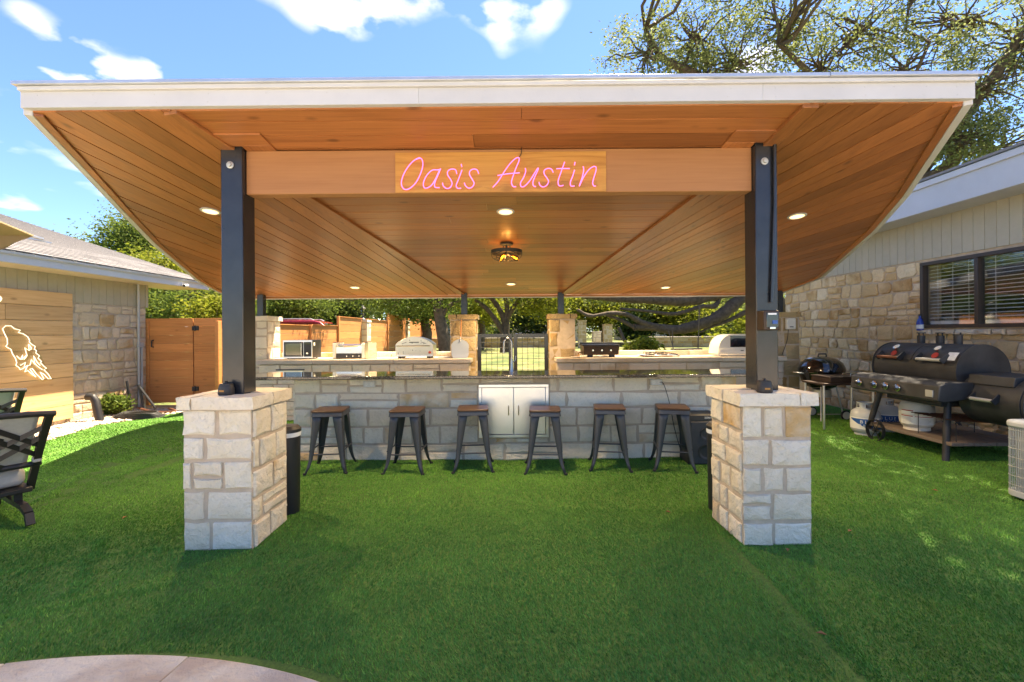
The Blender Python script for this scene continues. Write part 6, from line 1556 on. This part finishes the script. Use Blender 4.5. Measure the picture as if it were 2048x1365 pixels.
# cars
def car(loc, rz, mat, lab, suv):
    t = thing('parked_car', lab, 'car', loc, 'cars parked beyond the yard', rz); L_, W_ = 4.6, 1.85; zb, zs, zr = .35, (1.0 if suv else .92), (1.75 if suv else 1.42)
    body = [(-L_/2,zb),(-L_/2,zs-.08),(-L_/2+.15,zs),(L_/2-1.2,zs+.02),(L_/2-.1,zs-.15),(L_/2,zb+.1),(L_/2-.05,zb)]
    m = MB(); m.prism([(x,-W_/2,z) for x,z in body], (0,W_,0)); m.build('body', mat, t, bev=.08, seg=3, world=False)
    rf = [(-L_/2+(.1 if suv else .7),zs),(-L_/2+(.35 if suv else 1.3),zr-.06),(-L_/2+(.6 if suv else 1.6),zr),(.35,zr),(.65,zr-.06),(1.35,zs)]
    m = MB(); m.prism([(x,-W_/2+.12,z) for x,z in rf], (0,W_-.24,0)); cb = m.build('cabin', mat, t, bev=.06, seg=3, world=False)
    for s in (-1,1):
        y = s*(W_/2-.118)
        g_ = [(rf[0][0]+.18,zs+.06),(rf[1][0]+.12,zr-.14),(.30,zr-.14),(1.0,zs+.06)]
        m = MB(); m.prism([(x,y,z) for x,z in g_], (0,s*.006,0)); m.build('side_window', 'black_gloss', t, world=False)
    a, b_ = Vector((rf[4][0]+.05,0,zr-.12)), Vector((rf[5][0]-.08,0,zs+.06)); m = MB(); m.add([(a.x+.07,-.66,a.z),(a.x+.07,.66,a.z),(b_.x+.09,.72,b_.z),(b_.x+.09,-.72,b_.z)], [(0,1,2,3)]); m.build('windshield', 'black_gloss', t, world=False)
    m = MB(); m.add([(rf[1][0]-.03,-.64,zr-.13),(rf[1][0]-.03,.64,zr-.13),(rf[0][0]+.0,.7,zs+.1),(rf[0][0]+.0,-.7,zs+.1)], [(0,1,2,3)]); m.build('rear_window', 'black_gloss', t, world=False)
    for sx in (-1.4,1.4):
        for s in (-1,1):
            m = MB(); m.lathe([(0,-.11),(.30,-.11),(.34,-.08),(.34,.08),(.30,.11),(0,.11)], (sx,s*(W_/2-.1),.34), 20, 'Y'); wh = m.build('wheel', 'rubber', t, smooth=True, world=False)
            m = MB(); m.lathe([(0,-.115),(.2,-.115),(.2,.115),(0,.115)], (sx,s*(W_/2-.1),.34), 16, 'Y'); m.build('rim', 'galv', t, world=False)
    if suv:
        for s in (-1,1): m = MB(); m.tube([(-1.7,s*.62,zr+.01),(-1.6,s*.62,zr+.07),(.2,s*.62,zr+.07),(.35,s*.62,zr+.01)], .02, 6); m.build('roof_rail', 'drip_metal', t, world=False)
    for s in (-1,1): m = MB(); m.boxc((-L_/2+.0,s*.7,zs-.15),(.06,.25,.18)); m.build('tail_light', 'dial_red', t, world=False)
pz = P(618,640,20)
car((pz[0]+.1,20.0,pz[2]-1.80), R(4), 'car_red', 'red car with roof rails parked behind the low side fence', True)
pz = P(1085,655,40)
car((pz[0]-.2,39,ground_z(39)+.12), R(176), 'car_white', 'white car parked on the street beyond the mesh gate', False)
pz = P(760,645,27)
car((-8.6,27,ground_z(27)+.55), R(10), 'car_white', 'white car glimpsed above the fence right of the lantern pier', False)
# houses across the street
def far_house(x, y, w, h, lab, mat):
    z0 = ground_z(y); t = thing('far_house', lab, 'house', (x,y,z0), 'houses across the street')
    m = MB(); m.box((x-w/2,y,z0),(x+w/2,y+6,z0+h)); m.build('wall', mat, t)
    m = MB(); m.prism([(x-w/2-.5,y-.5,z0+h),(x+w/2+.5,y-.5,z0+h),(x+w/2-1.5,y+3,z0+h+1.9),(x-w/2+1.5,y+3,z0+h+1.9)], (0,.25,.1)); m.prism([(x-w/2-.5,y+6.5,z0+h),(x+w/2+.5,y+6.5,z0+h),(x+w/2-1.5,y+3.2,z0+h+1.9),(x-w/2+1.5,y+3.2,z0+h+1.9)], (0,.25,.1)); m.build('roof', 'shingle', t)
    for k in range(3):
        xx = x-w/2+w*(k+.5)/3; m = MB(); m.box((xx-.6,y-.05,z0+.9),(xx+.6,y+.02,z0+2.1)); wd = m.build('window', 'white_paint', t); m = MB(); m.box((xx-.52,y-.065,z0+.98),(xx+.52,y-.052,z0+2.02)); m.build('pane', 'black_gloss', wd)
    m = MB(); m.box((x+w/6-.5+.0,y-.04,z0),(x+w/6+.42,y+.02,z0+2.0)); m.build('door', 'dark_bronze', t)
far_house(1.5, 50, 13, 2.8, 'tan stone house across the street beyond the mesh gate', 'plaster')
far_house(20, 52, 14, 2.8, 'pale house across the street behind the swing', 'plaster')
far_house(-9, 56, 12, 2.8, 'white house across the street left of the golden pier', 'white_paint')
# tree swing
a, b = Vector(P(1345,699,13.2)), Vector(P(1400,698,13.4)); t = thing('tree_swing', 'wooden plank swing hanging by ropes from the oak limb', 'swing', tuple(a))
m = MB(); m.bar(a, b, .22, .04); m.build('plank', 'grey_wood', t, bev=.006)
for p, u, v in ((a+Vector((.03,0,0)),1336,660), (a+Vector((.05,.1,0)),1344,658), (b-Vector((.05,0,0)),1398,612), (b-Vector((.03,-.1,0)),1400,612)):
    m = MB(); m.tube([p, Vector(P(u,v,13.7))], .012, 6); m.build('rope', 'rope', t)
